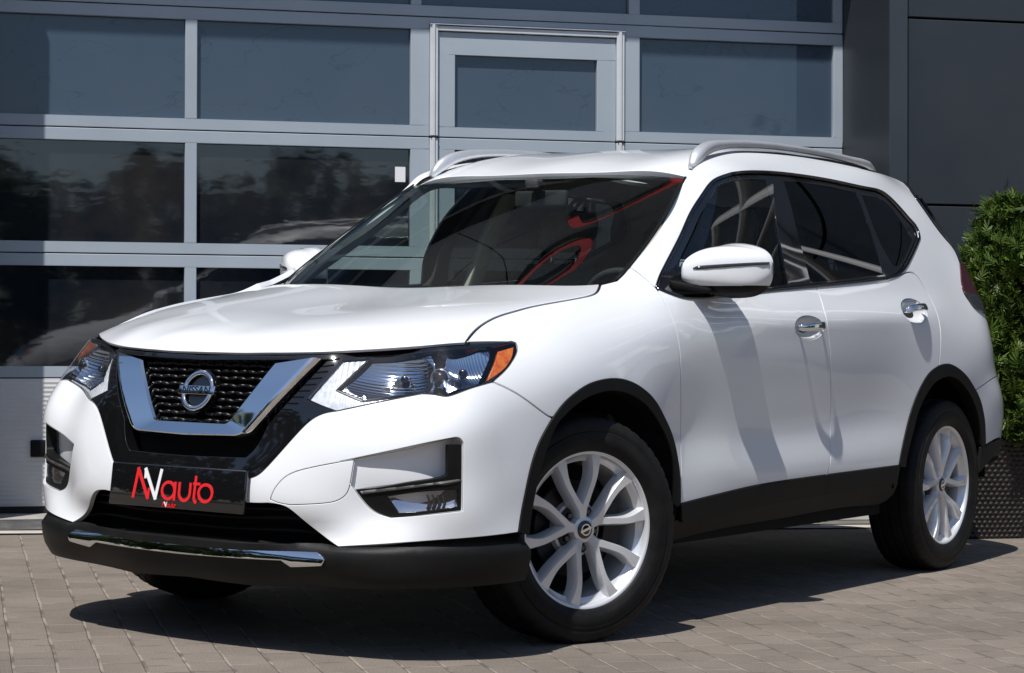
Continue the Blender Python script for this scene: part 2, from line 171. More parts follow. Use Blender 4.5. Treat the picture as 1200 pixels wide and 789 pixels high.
OUT={"hood":[[[0.8495,-0.0207],[0.8483,0.0681],[0.8442,0.1665],[0.8241,0.2695],[0.8056,0.333],[0.7633,0.4574],[0.7144,0.5495],[0.6639,0.6212],[0.614,0.6856],[0.5493,0.7574]],[[0.5493,0.7574],[0.5218,0.7474],[0.4412,0.7238],[0.3244,0.7097],[0.2232,0.7105],[0.1281,0.7132],[-0.0415,0.7405],[-0.121,0.7499]],[[-0.121,0.7499],[-0.1813,0.7441],[-0.255,0.7139],[-0.3209,0.6773]],[[-0.3209,0.6773],[-0.23,0.6],[-0.18,0.3],[-0.165,0.0]]],"bumper":[[[0.0,0.535],[0.12,0.535],[0.259,0.5219]],[[0.259,0.5219],[0.2899,0.5332],[0.3192,0.5591],[0.3642,0.6108],[0.4205,0.6747],[0.4617,0.7085],[0.5009,0.7231],[0.5287,0.7274]],[[0.5287,0.7274],[0.5841,0.7394],[0.6449,0.7541],[0.7172,0.7706],[0.7884,0.7832]],[[0.7884,0.7832],[0.8328,0.7821],[0.8714,0.7774],[0.8928,0.7796],[0.934,0.79],[0.9794,0.8011],[1.0244,0.8101],[1.068,0.8184]],[[1.068,0.8184],[1.1322,0.7919],[1.2019,0.7548],[1.2827,0.7129],[1.2985,0.71]],[[1.2985,0.71],[1.2664,0.6763],[1.2308,0.6323],[1.1943,0.5645],[1.1676,0.4901],[1.1494,0.4332],[1.1314,0.3756]],[[1.1314,0.3756],[0.9117,0.3661],[0.7396,0.3529],[0.5542,0.3348]],[[0.5542,0.3348],[0.5201,0.3509],[0.4817,0.3737],[0.4462,0.4001],[0.4153,0.4268],[0.3923,0.4421],[0.3652,0.4497],[0.3311,0.4523]],[[0.3311,0.4523],[0.247,0.4501],[0.1,0.462],[0.0,0.46]]],"fog_pocket":[[[0.5595,0.5827],[0.6052,0.5929],[0.6851,0.6119],[0.7628,0.6304],[0.8394,0.6481],[0.8807,0.6562]],[[0.8807,0.6562],[0.9062,0.6574],[0.9181,0.6447]],[[0.9181,0.6447],[0.9196,0.5441],[0.9184,0.4498]],[[0.9184,0.4498],[0.8528,0.4425],[0.7911,0.4349],[0.7067,0.4265]],[[0.7067,0.4265],[0.6605,0.4394],[0.6308,0.4633],[0.6025,0.4998]],[[0.6025,0.4998],[0.5786,0.5364],[0.5595,0.5827]]],"fog_bar":[[[0.8771,0.6374],[0.8788,0.5541]],[[0.8788,0.5541],[0.8704,0.5468],[0.7643,0.5262],[0.6609,0.5057],[0.6025,0.4998]],[[0.6025,0.4998],[0.6308,0.4633],[0.6605,0.4394],[0.7067,0.4265]],[[0.7067,0.4265],[0.7911,0.4349],[0.8528,0.4425],[0.9184,0.4498]],[[0.9184,0.4498],[0.9196,0.5441],[0.9181,0.6373]],[[0.9181,0.6373],[0.8771,0.6374]]],"fog_ledge":[[[0.6058,0.5019],[0.7382,0.5228],[0.8736,0.5443]],[[0.8736,0.5443],[0.9175,0.5377]],[[0.9175,0.5377],[0.8183,0.5206],[0.6245,0.4899]],[[0.6245,0.4899],[0.6058,0.5019]]],"fog_lens":[[[0.6829,0.4823],[0.7644,0.4974],[0.8395,0.5068],[0.9099,0.5111]],[[0.9099,0.5111],[0.9105,0.4585]],[[0.9105,0.4585],[0.8405,0.4485],[0.778,0.4405],[0.7247,0.4371]],[[0.7247,0.4371],[0.6829,0.4823]]],"tow_line":[[[0.3406,0.466],[0.3512,0.4914],[0.374,0.522],[0.4054,0.543],[0.4538,0.5584],[0.5336,0.5758],[0.5965,0.5873]],[[0.5965,0.5873],[0.5887,0.5367],[0.5762,0.4918],[0.5509,0.4714],[0.5099,0.4617],[0.4039,0.4527]],[[0.4039,0.4527],[0.3628,0.4583],[0.3406,0.466]]],"lip":[[[0.0,0.331],[0.394,0.3299]],[[0.394,0.3299],[0.5211,0.3437],[0.5542,0.3348]],[[0.5542,0.3348],[0.7396,0.3529],[0.9117,0.3661],[1.1314,0.3756]],[[1.1314,0.3756],[1.1769,0.3715]],[[1.1769,0.3715],[1.1725,0.3089],[1.1673,0.2376]],[[1.1673,0.2376],[0.9404,0.2293],[0.7168,0.2235],[0.5104,0.2108],[0.2583,0.1996]],[[0.2583,0.1996],[0.0,0.2105]]],"lip_skid":[[[0.0,0.324],[0.3675,0.3225]],[[0.3675,0.3225],[0.49,0.3161]],[[0.49,0.3161],[0.5236,0.3]],[[0.5236,0.3],[0.5148,0.2907]],[[0.5148,0.2907],[0.4117,0.2853]],[[0.4117,0.2853],[0.3788,0.2961]],[[0.3788,0.2961],[0.0,0.2925]]],"surround":[[[0.0,0.879],[0.1767,0.8815],[0.2927,0.8835],[0.3621,0.8863],[0.5026,0.8938],[0.6211,0.9009],[0.6999,0.9088],[0.836,0.9173],[1.0336,0.9262],[1.1393,0.9321],[1.2137,0.9368]],[[1.2137,0.9368],[1.2105,0.9338]],[[1.2105,0.9338],[1.1298,0.9231],[1.0227,0.9153],[0.8353,0.9059],[0.7028,0.8956],[0.6235,0.8867],[0.5166,0.8784]],[[0.5166,0.8784],[0.4665,0.8184],[0.4221,0.7592]],[[0.4221,0.7592],[0.4742,0.7421],[0.5287,0.7274]],[[0.5287,0.7274],[0.5009,0.7231],[0.4617,0.7085],[0.4205,0.6747],[0.3642,0.6108],[0.3192,0.5591],[0.2899,0.5332],[0.259,0.5219]],[[0.259,0.5219],[0.12,0.535],[0.0,0.535]]],"grille_open":[[[0.0,0.866],[0.2144,0.8708],[0.4652,0.8769]],[[0.4652,0.8769],[0.2981,0.6759]],[[0.2981,0.6759],[0.2689,0.6127],[0.2383,0.5829]],[[0.2383,0.5829],[0.1201,0.5802],[0.0,0.5785]]],"v_inner":[[[0.2832,0.8583],[0.1464,0.678]],[[0.1464,0.678],[0.0435,0.6771],[0.0,0.678]]],"v_outer":[[[0.4425,0.8741],[0.2322,0.6373]],[[0.2322,0.6373],[0.1748,0.6338],[0.0,0.6315]]],"vent_strip":[[[0.4666,0.8762],[0.5065,0.8821]],[[0.5065,0.8821],[0.3332,0.6734]],[[0.3332,0.6734],[0.2981,0.6759]],[[0.2981,0.6759],[0.4666,0.8762]]],"lamp":[[[0.5166,0.8784],[0.6235,0.8867],[0.7028,0.8956],[0.8353,0.9059],[1.0227,0.9153],[1.1298,0.9231],[1.2105,0.9338]],[[1.2105,0.9338],[1.2317,0.9345],[1.2305,0.9244],[1.2045,0.8997],[1.1751,0.879],[1.1469,0.8603],[1.109,0.8391],[1.068,0.8184]],[[1.068,0.8184],[1.0244,0.8101],[0.9794,0.8011],[0.934,0.79],[0.8928,0.7796],[0.8714,0.7774],[0.8328,0.7821],[0.7884,0.7832]],[[0.7884,0.7832],[0.7172,0.7706],[0.6449,0.7541],[0.5841,0.7394],[0.5287,0.7274]],[[0.5287,0.7274],[0.4742,0.7421],[0.4221,0.7592]],[[0.4221,0.7592],[0.4665,0.8184],[0.5166,0.8784]]],"bowl_a":[[[0.6148,0.8803],[0.6913,0.8894],[0.8123,0.8997]],[[0.8123,0.8997],[0.8357,0.8693],[0.8307,0.8349],[0.8137,0.7982]],[[0.8137,0.7982],[0.7142,0.7839],[0.6134,0.7668]],[[0.6134,0.7668],[0.533,0.7912]],[[0.533,0.7912],[0.6148,0.8803]]],"bowl_b":[[[0.9162,0.9046],[1.0182,0.9103],[1.1278,0.9178]],[[1.1278,0.9178],[1.0905,0.8737],[1.0433,0.8292]],[[1.0433,0.8292],[0.9593,0.812],[0.8861,0.7921]],[[0.8861,0.7921],[0.8758,0.8234],[0.8851,0.865],[0.9162,0.9046]]],"amber":[[[1.1526,0.9138],[1.2268,0.9282]],[[1.2256,0.9269],[1.1905,0.8941],[1.1388,0.859],[1.0842,0.8342]],[[1.0842,0.8342],[1.057,0.8243]],[[1.057,0.8243],[1.0957,0.8614],[1.1526,0.9138]]],"drl":[[[0.521,0.8765],[0.586,0.8816],[0.6067,0.8834]],[[0.6067,0.8834],[0.515,0.7909]],[[0.515,0.7909],[0.6041,0.7618]],[[0.6041,0.7618],[0.666,0.7717],[0.7941,0.7918],[0.795,0.7833]],[[0.7884,0.7832],[0.7172,0.7706],[0.6449,0.7541],[0.5841,0.7394],[0.5287,0.7274]],[[0.5287,0.7274],[0.4742,0.7421],[0.4221,0.7592]],[[0.4221,0.7592],[0.4665,0.8184],[0.5166,0.8784]]],"fender":[[[1.0417,0.931],[1.0687,0.9441],[1.1477,0.9761],[1.2592,1.0107],[1.3532,1.0303],[1.4431,1.0463],[1.6292,1.071],[1.7187,1.0826]],[[1.7187,1.0826],[1.7742,1.0934],[1.8183,1.1095],[1.8461,1.124]],[[1.8461,1.124],[1.8837,1.1305],[1.928,1.1387]],[[1.928,1.1387],[1.9847,1.1614],[2.0396,1.1871]],[[2.0396,1.1871],[2.0522,1.1577],[2.0557,1.1155]],[[2.0557,1.1155],[2.0487,1.0817],[2.0481,1.0405],[2.0521,0.9894],[2.0626,0.9335],[2.0731,0.8576],[2.0871,0.7728],[2.1069,0.6591],[2.0893,0.4034]],[[2.0864,0.4036],[2.0849,0.4853],[2.0774,0.5446],[2.0579,0.6024],[2.0178,0.6535],[1.961,0.7],[1.8943,0.7487],[1.8274,0.7817],[1.7631,0.8041],[1.6895,0.8188],[1.6191,0.8219],[1.5573,0.8176],[1.4887,0.8063],[1.43,0.7878]],[[1.2985,0.71],[1.2827,0.7129],[1.2019,0.7548],[1.1322,0.7919],[1.068,0.8184]],[[1.068,0.8184],[1.109,0.8391],[1.1469,0.8603],[1.1751,0.879],[1.2045,0.8997],[1.2305,0.9244],[1.2317,0.9345],[1.2105,0.9338]],[[1.2105,0.9338],[1.141,0.9336],[1.0417,0.931]]],"farch":[[[1.1314,0.3756],[1.1494,0.4332],[1.1676,0.4901],[1.1943,0.5645],[1.2308,0.6323],[1.2664,0.6763],[1.3147,0.723],[1.367,0.7588],[1.43,0.7878],[1.4887,0.8063],[1.5573,0.8176],[1.6191,0.8219],[1.6895,0.8188],[1.7631,0.8041],[1.8274,0.7817],[1.8943,0.7487],[1.961,0.7],[2.0178,0.6535],[2.0579,0.6024],[2.0774,0.5446],[2.0849,0.4853],[2.0864,0.4036]],[[2.0864,0.4036],[2.0582,0.3968]],[[2.0582,0.3968],[2.0554,0.4714],[2.0431,0.5447],[2.0138,0.6033],[1.967,0.6497],[1.8975,0.699],[1.8283,0.7392],[1.7608,0.765],[1.6867,0.7824],[1.6149,0.7888],[1.5541,0.7844],[1.4901,0.7736],[1.4286,0.7551],[1.3655,0.7253],[1.3146,0.6905],[1.2785,0.6403],[1.2429,0.5702],[1.2101,0.488],[1.1936,0.4307],[1.1769,0.3715]],[[1.1769,0.3715],[1.1314,0.3756]]],"rarch":[[[3.8114,0.4564],[3.8299,0.5087],[3.8741,0.5817],[3.916,0.6521],[3.9617,0.7231],[4.0057,0.7707],[4.0546,0.8081],[4.1008,0.8303],[4.1619,0.8474],[4.2408,0.855],[4.3157,0.8465],[4.3878,0.8272],[4.4581,0.8008],[4.5252,0.7665],[4.5892,0.7303],[4.6393,0.6867],[4.6677,0.6448],[4.6893,0.601],[4.7101,0.5021]],[[4.7101,0.5021],[4.6533,0.5062]],[[4.6533,0.5062],[4.6283,0.591],[4.5898,0.654],[4.5332,0.7067],[4.4647,0.7469],[4.3899,0.7802],[4.3325,0.7986],[4.2677,0.8084],[4.2109,0.8051],[4.1578,0.7944],[4.1067,0.7764],[4.0547,0.7424],[4.0066,0.6983],[3.9673,0.6406],[3.9278,0.5733],[3.8842,0.5067],[3.8628,0.4498]],[[3.8628,0.4498],[3.8114,0.4564]]],"front_door":[[[2.0557,1.1155],[2.1168,1.0959],[2.2043,1.0889],[2.3293,1.0927],[2.4855,1.1036],[2.7399,1.1224],[3.1301,1.1492],[3.166,1.1513]],[[3.166,1.1513],[3.1658,1.1012],[3.1518,1.0536],[3.1542,0.9969],[3.1714,0.9399],[3.1957,0.8287],[3.2231,0.691],[3.2063,0.523],[3.1909,0.4793],[3.1732,0.4435]],[[3.1722,0.449],[2.6594,0.4395],[2.396,0.425],[2.0893,0.4034]],[[2.0893,0.4034],[2.1069,0.6591],[2.0871,0.7728],[2.0731,0.8576],[2.0626,0.9335],[2.0521,0.9894],[2.0481,1.0405],[2.0487,1.0817],[2.0557,1.1155]]],"rear_door":[[[3.166,1.1513],[3.5547,1.1789],[3.8158,1.1995]],[[3.8158,1.1995],[3.9242,1.2104],[4.0242,1.2254],[4.1227,1.2213],[4.1785,1.1598],[4.2016,1.0833],[4.2027,1.0133],[4.1869,0.9329],[4.1619,0.8474]],[[4.1619,0.8474],[4.1008,0.8303],[4.0546,0.8081],[4.0057,0.7707],[3.9617,0.7231],[3.916,0.6521],[3.8741,0.5817],[3.8299,0.5087],[3.8114,0.4564]],[[3.8114,0.4564],[3.1722,0.449]],[[3.1732,0.4435],[3.1909,0.4793],[3.2063,0.523],[3.2231,0.691],[3.1957,0.8287],[3.1714,0.9399],[3.1542,0.9969],[3.1518,1.0536],[3.1658,1.1012],[3.166,1.1513]]],"door_clad_front":[[[2.0893,0.4034],[2.396,0.425],[2.6594,0.4395],[3.1722,0.449]],[[3.1722,0.449],[3.1677,0.3771]],[[3.1677,0.3771],[2.6772,0.3643],[2.101,0.3441]],[[2.101,0.3441],[2.0893,0.4034]]],"door_clad_rear":[[[3.1722,0.449],[3.8114,0.4564]],[[3.8114,0.4564],[3.7929,0.3919]],[[3.7929,0.3919],[3.4887,0.3855],[3.1677,0.3771]],[[3.1677,0.3771],[3.1722,0.449]]],"rocker":[[[2.1014,0.3412],[2.6779,0.3612],[3.1685,0.3739],[3.786,0.3875]],[[3.786,0.3875],[3.8401,0.3862]],[[3.8401,0.3862],[3.8411,0.3385]],[[3.8411,0.3385],[3.7876,0.3057],[3.5095,0.3035],[2.9381,0.2943],[2.4228,0.2836],[2.1314,0.2613]],[[2.1314,0.2613],[2.0875,0.2647],[2.0582,0.3968],[2.0893,0.4034],[2.1014,0.3412]]],"side_frame":[[[2.0396,1.1871],[2.3334,1.35],[2.5862,1.5211]],[[2.5862,1.5211],[2.6295,1.5534],[2.6988,1.5845],[2.8675,1.6243],[3.0417,1.6491],[3.2891,1.664],[3.5669,1.6718],[3.7512,1.672],[3.9748,1.6668],[4.225,1.657],[4.5831,1.6537],[4.6522,1.6394]],[[4.6522,1.6394],[4.6414,1.6082],[4.5786,1.5674],[4.6065,1.4726],[4.677,1.4024],[4.7453,1.3485],[4.7373,1.291]],[[4.7373,1.291],[4.7003,1.2566],[4.6327,1.1655],[4.653,1.1305],[4.6901,1.0997],[4.7753,1.0774]],[[4.7753,1.0774],[5.12,1.0],[5.14,0.8]],[[5.14,0.8],[4.8439,0.7925],[4.6768,0.7654],[4.5719,0.7415]],[[4.5892,0.7303],[4.5252,0.7665],[4.4581,0.8008],[4.3878,0.8272],[4.3157,0.8465],[4.2408,0.855],[4.1619,0.8474]],[[4.1619,0.8474],[4.1869,0.9329],[4.2027,1.0133],[4.2016,1.0833],[4.1785,1.1598],[4.1227,1.2213],[4.0242,1.2254],[3.9242,1.2104],[3.8158,1.1995]],[[3.8158,1.1995],[3.9091,1.2134],[4.0097,1.2405],[4.1361,1.2919],[4.2666,1.3464],[4.3578,1.3861]],[[4.3578,1.3861],[4.3757,1.4285],[4.3385,1.4611],[4.3035,1.4929],[4.2009,1.556],[4.0041,1.5727],[3.7041,1.5815],[3.4262,1.5847],[3.1719,1.5794],[2.9251,1.5635],[2.8197,1.551]],[[2.8197,1.551],[2.7332,1.5299],[2.6669,1.5026],[2.5225,1.4091],[2.2904,1.2557],[2.0557,1.1155]],[[2.0557,1.1155],[2.0522,1.1577],[2.0396,1.1871]]],"rear_bumper":[[[4.5719,0.7415],[4.6768,0.7654],[4.8439,0.7925],[5.14,0.8]],[[5.14,0.8],[5.986,0.8]],[[5.986,0.8],[5.986,0.45]],[[5.986,0.45],[5.2,0.49],[4.9504,0.5261],[4.7101,0.5021]],[[4.7101,0.5021],[4.6893,0.601],[4.6677,0.6448],[4.6393,0.6867],[4.5719,0.7415]]],"rear_clad":[[[4.6533,0.5062],[4.7101,0.5021],[4.9504,0.5261],[5.2,0.487],[5.986,0.447]],[[5.986,0.447],[5.986,0.34]],[[5.986,0.34],[5.2,0.4],[4.907,0.4471],[4.6297,0.383]],[[4.6297,0.383],[4.6533,0.5062]]],"tail_lamp":[[[4.7373,1.291],[4.7003,1.2566],[4.6327,1.1655],[4.653,1.1305],[4.6901,1.0997],[4.7753,1.0774]],[[4.7753,1.0774],[5.14,1.08],[5.26,1.13]],[[5.26,1.13],[5.16,1.22],[4.98,1.275]],[[4.98,1.275],[4.7373,1.291]]],"tail_foot":[[[4.6303,1.1611],[4.653,1.1305],[4.6901,1.0997],[4.7753,1.0774]],[[4.7753,1.0774],[5.14,1.08],[5.22,1.115]],[[5.22,1.115],[4.6303,1.1611]]],"dlo_trim":[[[2.0557,1.1155],[2.1168,1.0959],[2.2043,1.0889],[2.3293,1.0927],[2.4855,1.1036],[2.7399,1.1224],[3.1301,1.1492],[3.5547,1.1789],[3.8158,1.1995]],[[3.8158,1.1995],[3.9091,1.2134],[4.0097,1.2405],[4.1361,1.2919],[4.2666,1.3464],[4.3578,1.3861]],[[4.3578,1.3861],[4.3757,1.4285],[4.3385,1.4611],[4.3035,1.4929],[4.2009,1.556],[4.0041,1.5727],[3.7041,1.5815],[3.4262,1.5847],[3.1719,1.5794],[2.9251,1.5635],[2.8197,1.551]],[[2.8197,1.551],[2.7332,1.5299],[2.6669,1.5026],[2.5225,1.4091],[2.2904,1.2557],[2.0557,1.1155]]],"glass_front":[[[2.1314,1.1089],[2.249,1.1031],[2.4936,1.118],[2.7505,1.1361],[2.9714,1.1524]],[[2.9714,1.1524],[2.9618,1.2279],[2.9888,1.3732],[3.0829,1.5496]],[[3.0829,1.5496],[2.9114,1.5412],[2.8239,1.5324]],[[2.8239,1.5324],[2.7529,1.517],[2.6947,1.4948],[2.5009,1.3622],[2.3052,1.2322],[2.1355,1.1289]],[[2.1355,1.1289],[2.1314,1.1089]]],"glass_rear":[[[3.1481,1.1658],[3.4996,1.1906],[3.8002,1.2136]],[[3.8002,1.2136],[3.8079,1.338],[3.8366,1.4527],[3.8777,1.5524]],[[3.8777,1.5524],[3.6551,1.5607],[3.4402,1.5627],[3.2496,1.5577]],[[3.2496,1.5577],[3.1743,1.4242],[3.1338,1.2941],[3.1481,1.1658]]],"glass_quarter":[[[3.9831,1.2518],[4.0756,1.2897],[4.2873,1.3795]],[[4.2873,1.3795],[4.2528,1.4281],[4.2211,1.491],[4.1607,1.5324],[4.0942,1.541]],[[4.0942,1.541],[3.9275,1.5474]],[[3.9275,1.5474],[3.8762,1.4202],[3.8807,1.3239],[3.9218,1.2532]],[[3.9218,1.2532],[3.9831,1.2518]]],"screen":[[[0.0,1.09],[0.4,1.09],[0.7,1.1],[0.7088,1.1373]],[[0.7088,1.1373],[0.7082,1.1881],[0.6776,1.3501],[0.6073,1.523]],[[0.6073,1.523],[0.3779,1.5401],[0.1856,1.5503],[-0.0084,1.5562]]],"roof":[[[-0.993,0.0],[-0.996,0.2],[-1.003,0.4],[-1.015,0.55],[-1.03,0.605]],[[-1.03,0.605],[-1.1,0.597],[-1.25,0.587],[-1.5,0.58],[-1.8,0.574],[-2.3,0.568],[-2.8,0.545],[-3.02,0.52]],[[-3.02,0.52],[-3.2,0.46]],[[-3.2,0.46],[-3.22,0.0]]],"handle_front":[[2.8772,0.9943],[3.1258,0.9966],[3.0125,1.036],[3.0021,0.9519]],"handle_rear":[[3.8295,1.0672],[4.0978,1.0747],[4.0093,1.118],[3.9321,1.021]],"lamp_marks":[[0.702,0.8375],[0.9823,0.8585],[0.8572,0.8426]]}
RAIL=[[-1.077, 0.583, 1.565], [-1.141, 0.574, 1.616], [-1.224, 0.566, 1.649], [-1.343, 0.561, 1.67], [-1.576, 0.558, 1.69], [-1.935, 0.556, 1.701], [-2.283, 0.554, 1.7], [-2.521, 0.552, 1.692], [-2.642, 0.55, 1.679], [-2.698, 0.548, 1.661]]
PLC=[-4.243, 0.416, 0.0]
SHO=(-.17,.14)
# ---------------------------------------------------------------- helpers
COL = scene.collection
def tag(o, label=None, cat=None, group=None, kind=None):
    if label: o['label'] = label
    if cat: o['category'] = cat
    if group: o['group'] = group
    if kind: o['kind'] = kind
    return o
def empty(name, loc=(0, 0, 0), parent=None, mat=None):
    o = bpy.data.objects.new(name, None); COL.objects.link(o); o.location = loc
    o.empty_display_size = .1
    if parent: o.parent = parent
    if mat is not None: o.matrix_local = mat
    return o
def link(name, me, m, parent=None):
    if m is not None: me.materials.append(m)
    o = bpy.data.objects.new(name, me); COL.objects.link(o)
    if parent: o.parent = parent
    return o
def mesh(name, V, Fc, m, parent=None, N=None, smooth=False, mirror=False):
    V = np.asarray(V, float)
    if mirror:
        V = V * [1, -1, 1]; Fc = [tuple(reversed(f)) for f in Fc]
        if N is not None: N = np.asarray(N) * [1, -1, 1]
    me = bpy.data.meshes.new(name); me.from_pydata(V.tolist(), [], [tuple(int(i) for i in f) for f in Fc]); me.update()
    if smooth or N is not None: me.polygons.foreach_set('use_smooth', [True] * len(me.polygons))
    if N is not None: me.normals_split_custom_set_from_vertices([tuple(n) for n in N])
    return link(name, me, m, parent)
class MB:
    """collects shapes into one mesh"""
    def __init__(s): s.V = []; s.F = []
    def add(s, V, Fc):
        b = len(s.V); s.V += [tuple(map(float, v)) for v in V]; s.F += [tuple(b + int(i) for i in f) for f in Fc]
    def box(s, lo, hi, M=None):
        (a, b, c), (d, e, f) = lo, hi
        V = np.array([(a, b, c), (d, b, c), (d, e, c), (a, e, c), (a, b, f), (d, b, f), (d, e, f), (a, e, f)], float)
        if M is not None: V = V @ np.array(M)[:3, :3].T + np.array(M)[:3, 3]
        s.add(V, [(0, 3, 2, 1), (4, 5, 6, 7), (0, 1, 5, 4), (1, 2, 6, 5), (2, 3, 7, 6), (3, 0, 4, 7)])
    def loft(s, rings, close=True, caps=True):
        n = len(rings[0]); V = [p for r in rings for p in r]; Fc = []
        for i in range(len(rings) - 1):
            for k in range(n if close else n - 1):
                a = i * n + k; b = i * n + (k + 1) % n
                Fc.append((a, b, b + n, a + n))
        if caps and close:
            Fc.append(tuple(reversed(range(n)))); Fc.append(tuple(range((len(rings) - 1) * n, len(rings) * n)))
        s.add(V, Fc)
    def tube(s, pts, r, n=8, up=(0, 0, 1), flat=1.0, caps=True):
        pts = np.asarray(pts, float); rings = []
        r = np.broadcast_to(r, (len(pts),))
        for i, p in enumerate(pts):
            t = pts[min(i + 1, len(pts) - 1)] - pts[max(i - 1, 0)]; t /= np.linalg.norm(t)
            u_ = np.asarray(up[i] if np.ndim(up) == 2 else up, float)
            a = np.cross(t, u_); a /= np.linalg.norm(a); b = np.cross(a, t)
            rings.append([p + r[i] * (a * math.cos(k * 2 * math.pi / n) + flat * b * math.sin(k * 2 * math.pi / n)) for k in range(n)])
        s.loft(rings, True, caps)
    def lathe(s, prof, n=48, axis='y'):
        rings = []
        for k in range(n):
            c, d = math.cos(2 * math.pi * k / n), math.sin(2 * math.pi * k / n)
            rings.append([(r * c, y, r * d) if axis == 'y' else ((y, r * c, r * d) if axis == 'x' else (r * c, r * d, y)) for r, y in prof])
        m = len(prof); V = [p for r in rings for p in r]; Fc = []
        for k in range(n):
            for i in range(m - 1):
                a = k * m + i; b = ((k + 1) % n) * m + i
                Fc.append((a, a + 1, b + 1, b))
        s.add(V, Fc)
    def disc(s, c, r, n, nrm, thick=.001):
        c = np.asarray(c, float); nrm = np.asarray(nrm, float); nrm /= np.linalg.norm(nrm)
        a = np.cross(nrm, (0, 0, 1.) if abs(nrm[2]) < .9 else (1., 0, 0)); a /= np.linalg.norm(a); b = np.cross(nrm, a)
        ring = lambda o: [c + nrm * o + r * (a * math.cos(2 * math.pi * k / n) + b * math.sin(2 * math.pi * k / n)) for k in range(n)]
        s.loft([ring(0), ring(thick)])
    def stroke(s, pts, w, fn, t0, t1):
        """flat ribbon of width w along 2-D points; fn(a, b, height) gives the place"""
        p = np.asarray(pts, float); closed = np.allclose(p[0], p[-1]) and len(p) > 3
        T = np.gradient(p, axis=0)
        if closed: T[0] = T[-1] = p[1] - p[-2]
        T /= np.linalg.norm(T, axis=1, keepdims=True); Nn = np.stack([-T[:, 1], T[:, 0]], 1) * w / 2
        rings = [[fn(*(a + n), t0), fn(*(a + n), t1), fn(*(a - n), t1), fn(*(a - n), t0)] for a, n in zip(p, Nn)]
        s.loft(rings, True, not closed)
    def build(s, name, m, parent=None, smooth=False, angle=None, mirror=False):
        o = mesh(name, s.V, s.F, m, parent, smooth=smooth, mirror=mirror)
        bm = bmesh.new(); bm.from_mesh(o.data); bmesh.ops.recalc_face_normals(bm, faces=bm.faces); bm.to_mesh(o.data); bm.free()
        if angle is not None: o.data.polygons.foreach_set('use_smooth', [True] * len(o.data.polygons)); o.data.set_sharp_from_angle(angle=math.radians(angle))
        return o
def bevel(o, w, seg=2):
    bm = bmesh.new(); bm.from_mesh(o.data)
    bmesh.ops.remove_doubles(bm, verts=bm.verts, dist=1e-5)
    es = [e for e in bm.edges if len(e.link_faces) == 2 and e.calc_face_angle(0) > .5]
    bmesh.ops.bevel(bm, geom=es, offset=w, segments=seg, affect='EDGES', profile=.5, clamp_overlap=True)
    bm.to_mesh(o.data); bm.free()
    if seg == 1: return o
    o.data.polygons.foreach_set('use_smooth', [True] * len(o.data.polygons)); o.data.set_sharp_from_angle(angle=math.radians(40))
    return o
# ---- curves and panels on the body surfaces
def smooth_curve(c, step):
    c = np.asarray(c, float)
    if len(c) == 2:
        n = max(1, int(math.ceil(np.linalg.norm(c[1] - c[0]) / step))); t = np.linspace(0, 1, n + 1)[:, None]
        return c[0] + (c[1] - c[0]) * t
    t = np.r_[0, np.cumsum(np.sqrt(np.linalg.norm(np.diff(c, axis=0), axis=1)))]
    sp = Spline1(t, c); tt = np.linspace(0, t[-1], 400); p = sp(tt); L = np.r_[0, np.cumsum(np.linalg.norm(np.diff(p, axis=0), axis=1))]
    n = max(2, int(math.ceil(L[-1] / step))); g = np.linspace(0, L[-1], n + 1)
    return np.stack([np.interp(g, L, p[:, 0]), np.interp(g, L, p[:, 1])], 1)
def loop(curves, step, sym=False):
    P = []
    for c in curves:
        r = smooth_curve(c, step)
        P += list(r if not P else (r[1:] if np.allclose(r[0], P[-1], atol=2e-3) else r))
    P = np.array(P)
    if sym: # mirror at the centre line: the half outline runs from centre to centre; the first parameter is across on 'side' and 'screen'
        ax = sym - 1
        Q = P[::-1].copy(); Q[:, ax] *= -1; P = np.vstack([P, Q[1:-1] if abs(P[0, ax]) < 1e-6 else Q])
    keep = [0]
    for i in range(1, len(P)):
        if np.linalg.norm(P[i] - P[keep[-1]]) > step * .15: keep.append(i)
    P = P[keep]
    if np.linalg.norm(P[0] - P[-1]) < step * .15: P = P[:-1]
    return P
def area2(P): return .5 * np.sum(P[:, 0] * np.roll(P[:, 1], -1) - np.roll(P[:, 0], -1) * P[:, 1])
def inset(P, d):
    if area2(P) < 0: P = P[::-1]
    a = P - np.roll(P, 1, 0); b = np.roll(P, -1, 0) - P
    a /= np.linalg.norm(a, axis=1, keepdims=True); b /= np.linalg.norm(b, axis=1, keepdims=True)
    na = np.stack([-a[:, 1], a[:, 0]], 1); nb = np.stack([-b[:, 1], b[:, 0]], 1); m = na + nb
    m /= np.maximum((m * m).sum(1, keepdims=True), .5) / 2 * 1.0
    return P + m * d
def inside(P, q):
    x, y = q[:, 0], q[:, 1]; r = np.zeros(len(q), bool)
    for (x0, y0), (x1, y1) in zip(P, np.roll(P, -1, 0)):
        if y0 == y1: continue
        c = ((y0 > y) != (y1 > y)) & (x < (x1 - x0) * (y - y0) / (y1 - y0) + x0); r ^= c
    return r
def near(P, q, d):
    A, B = P, np.roll(P, -1, 0); out = np.zeros(len(q), bool)
    for a, b in zip(A, B):
        ab = b - a; t = np.clip(((q - a) @ ab) / max(ab @ ab, 1e-12), 0, 1); out |= ((q - a - t[:, None] * ab) ** 2).sum(1) < d * d
    return out
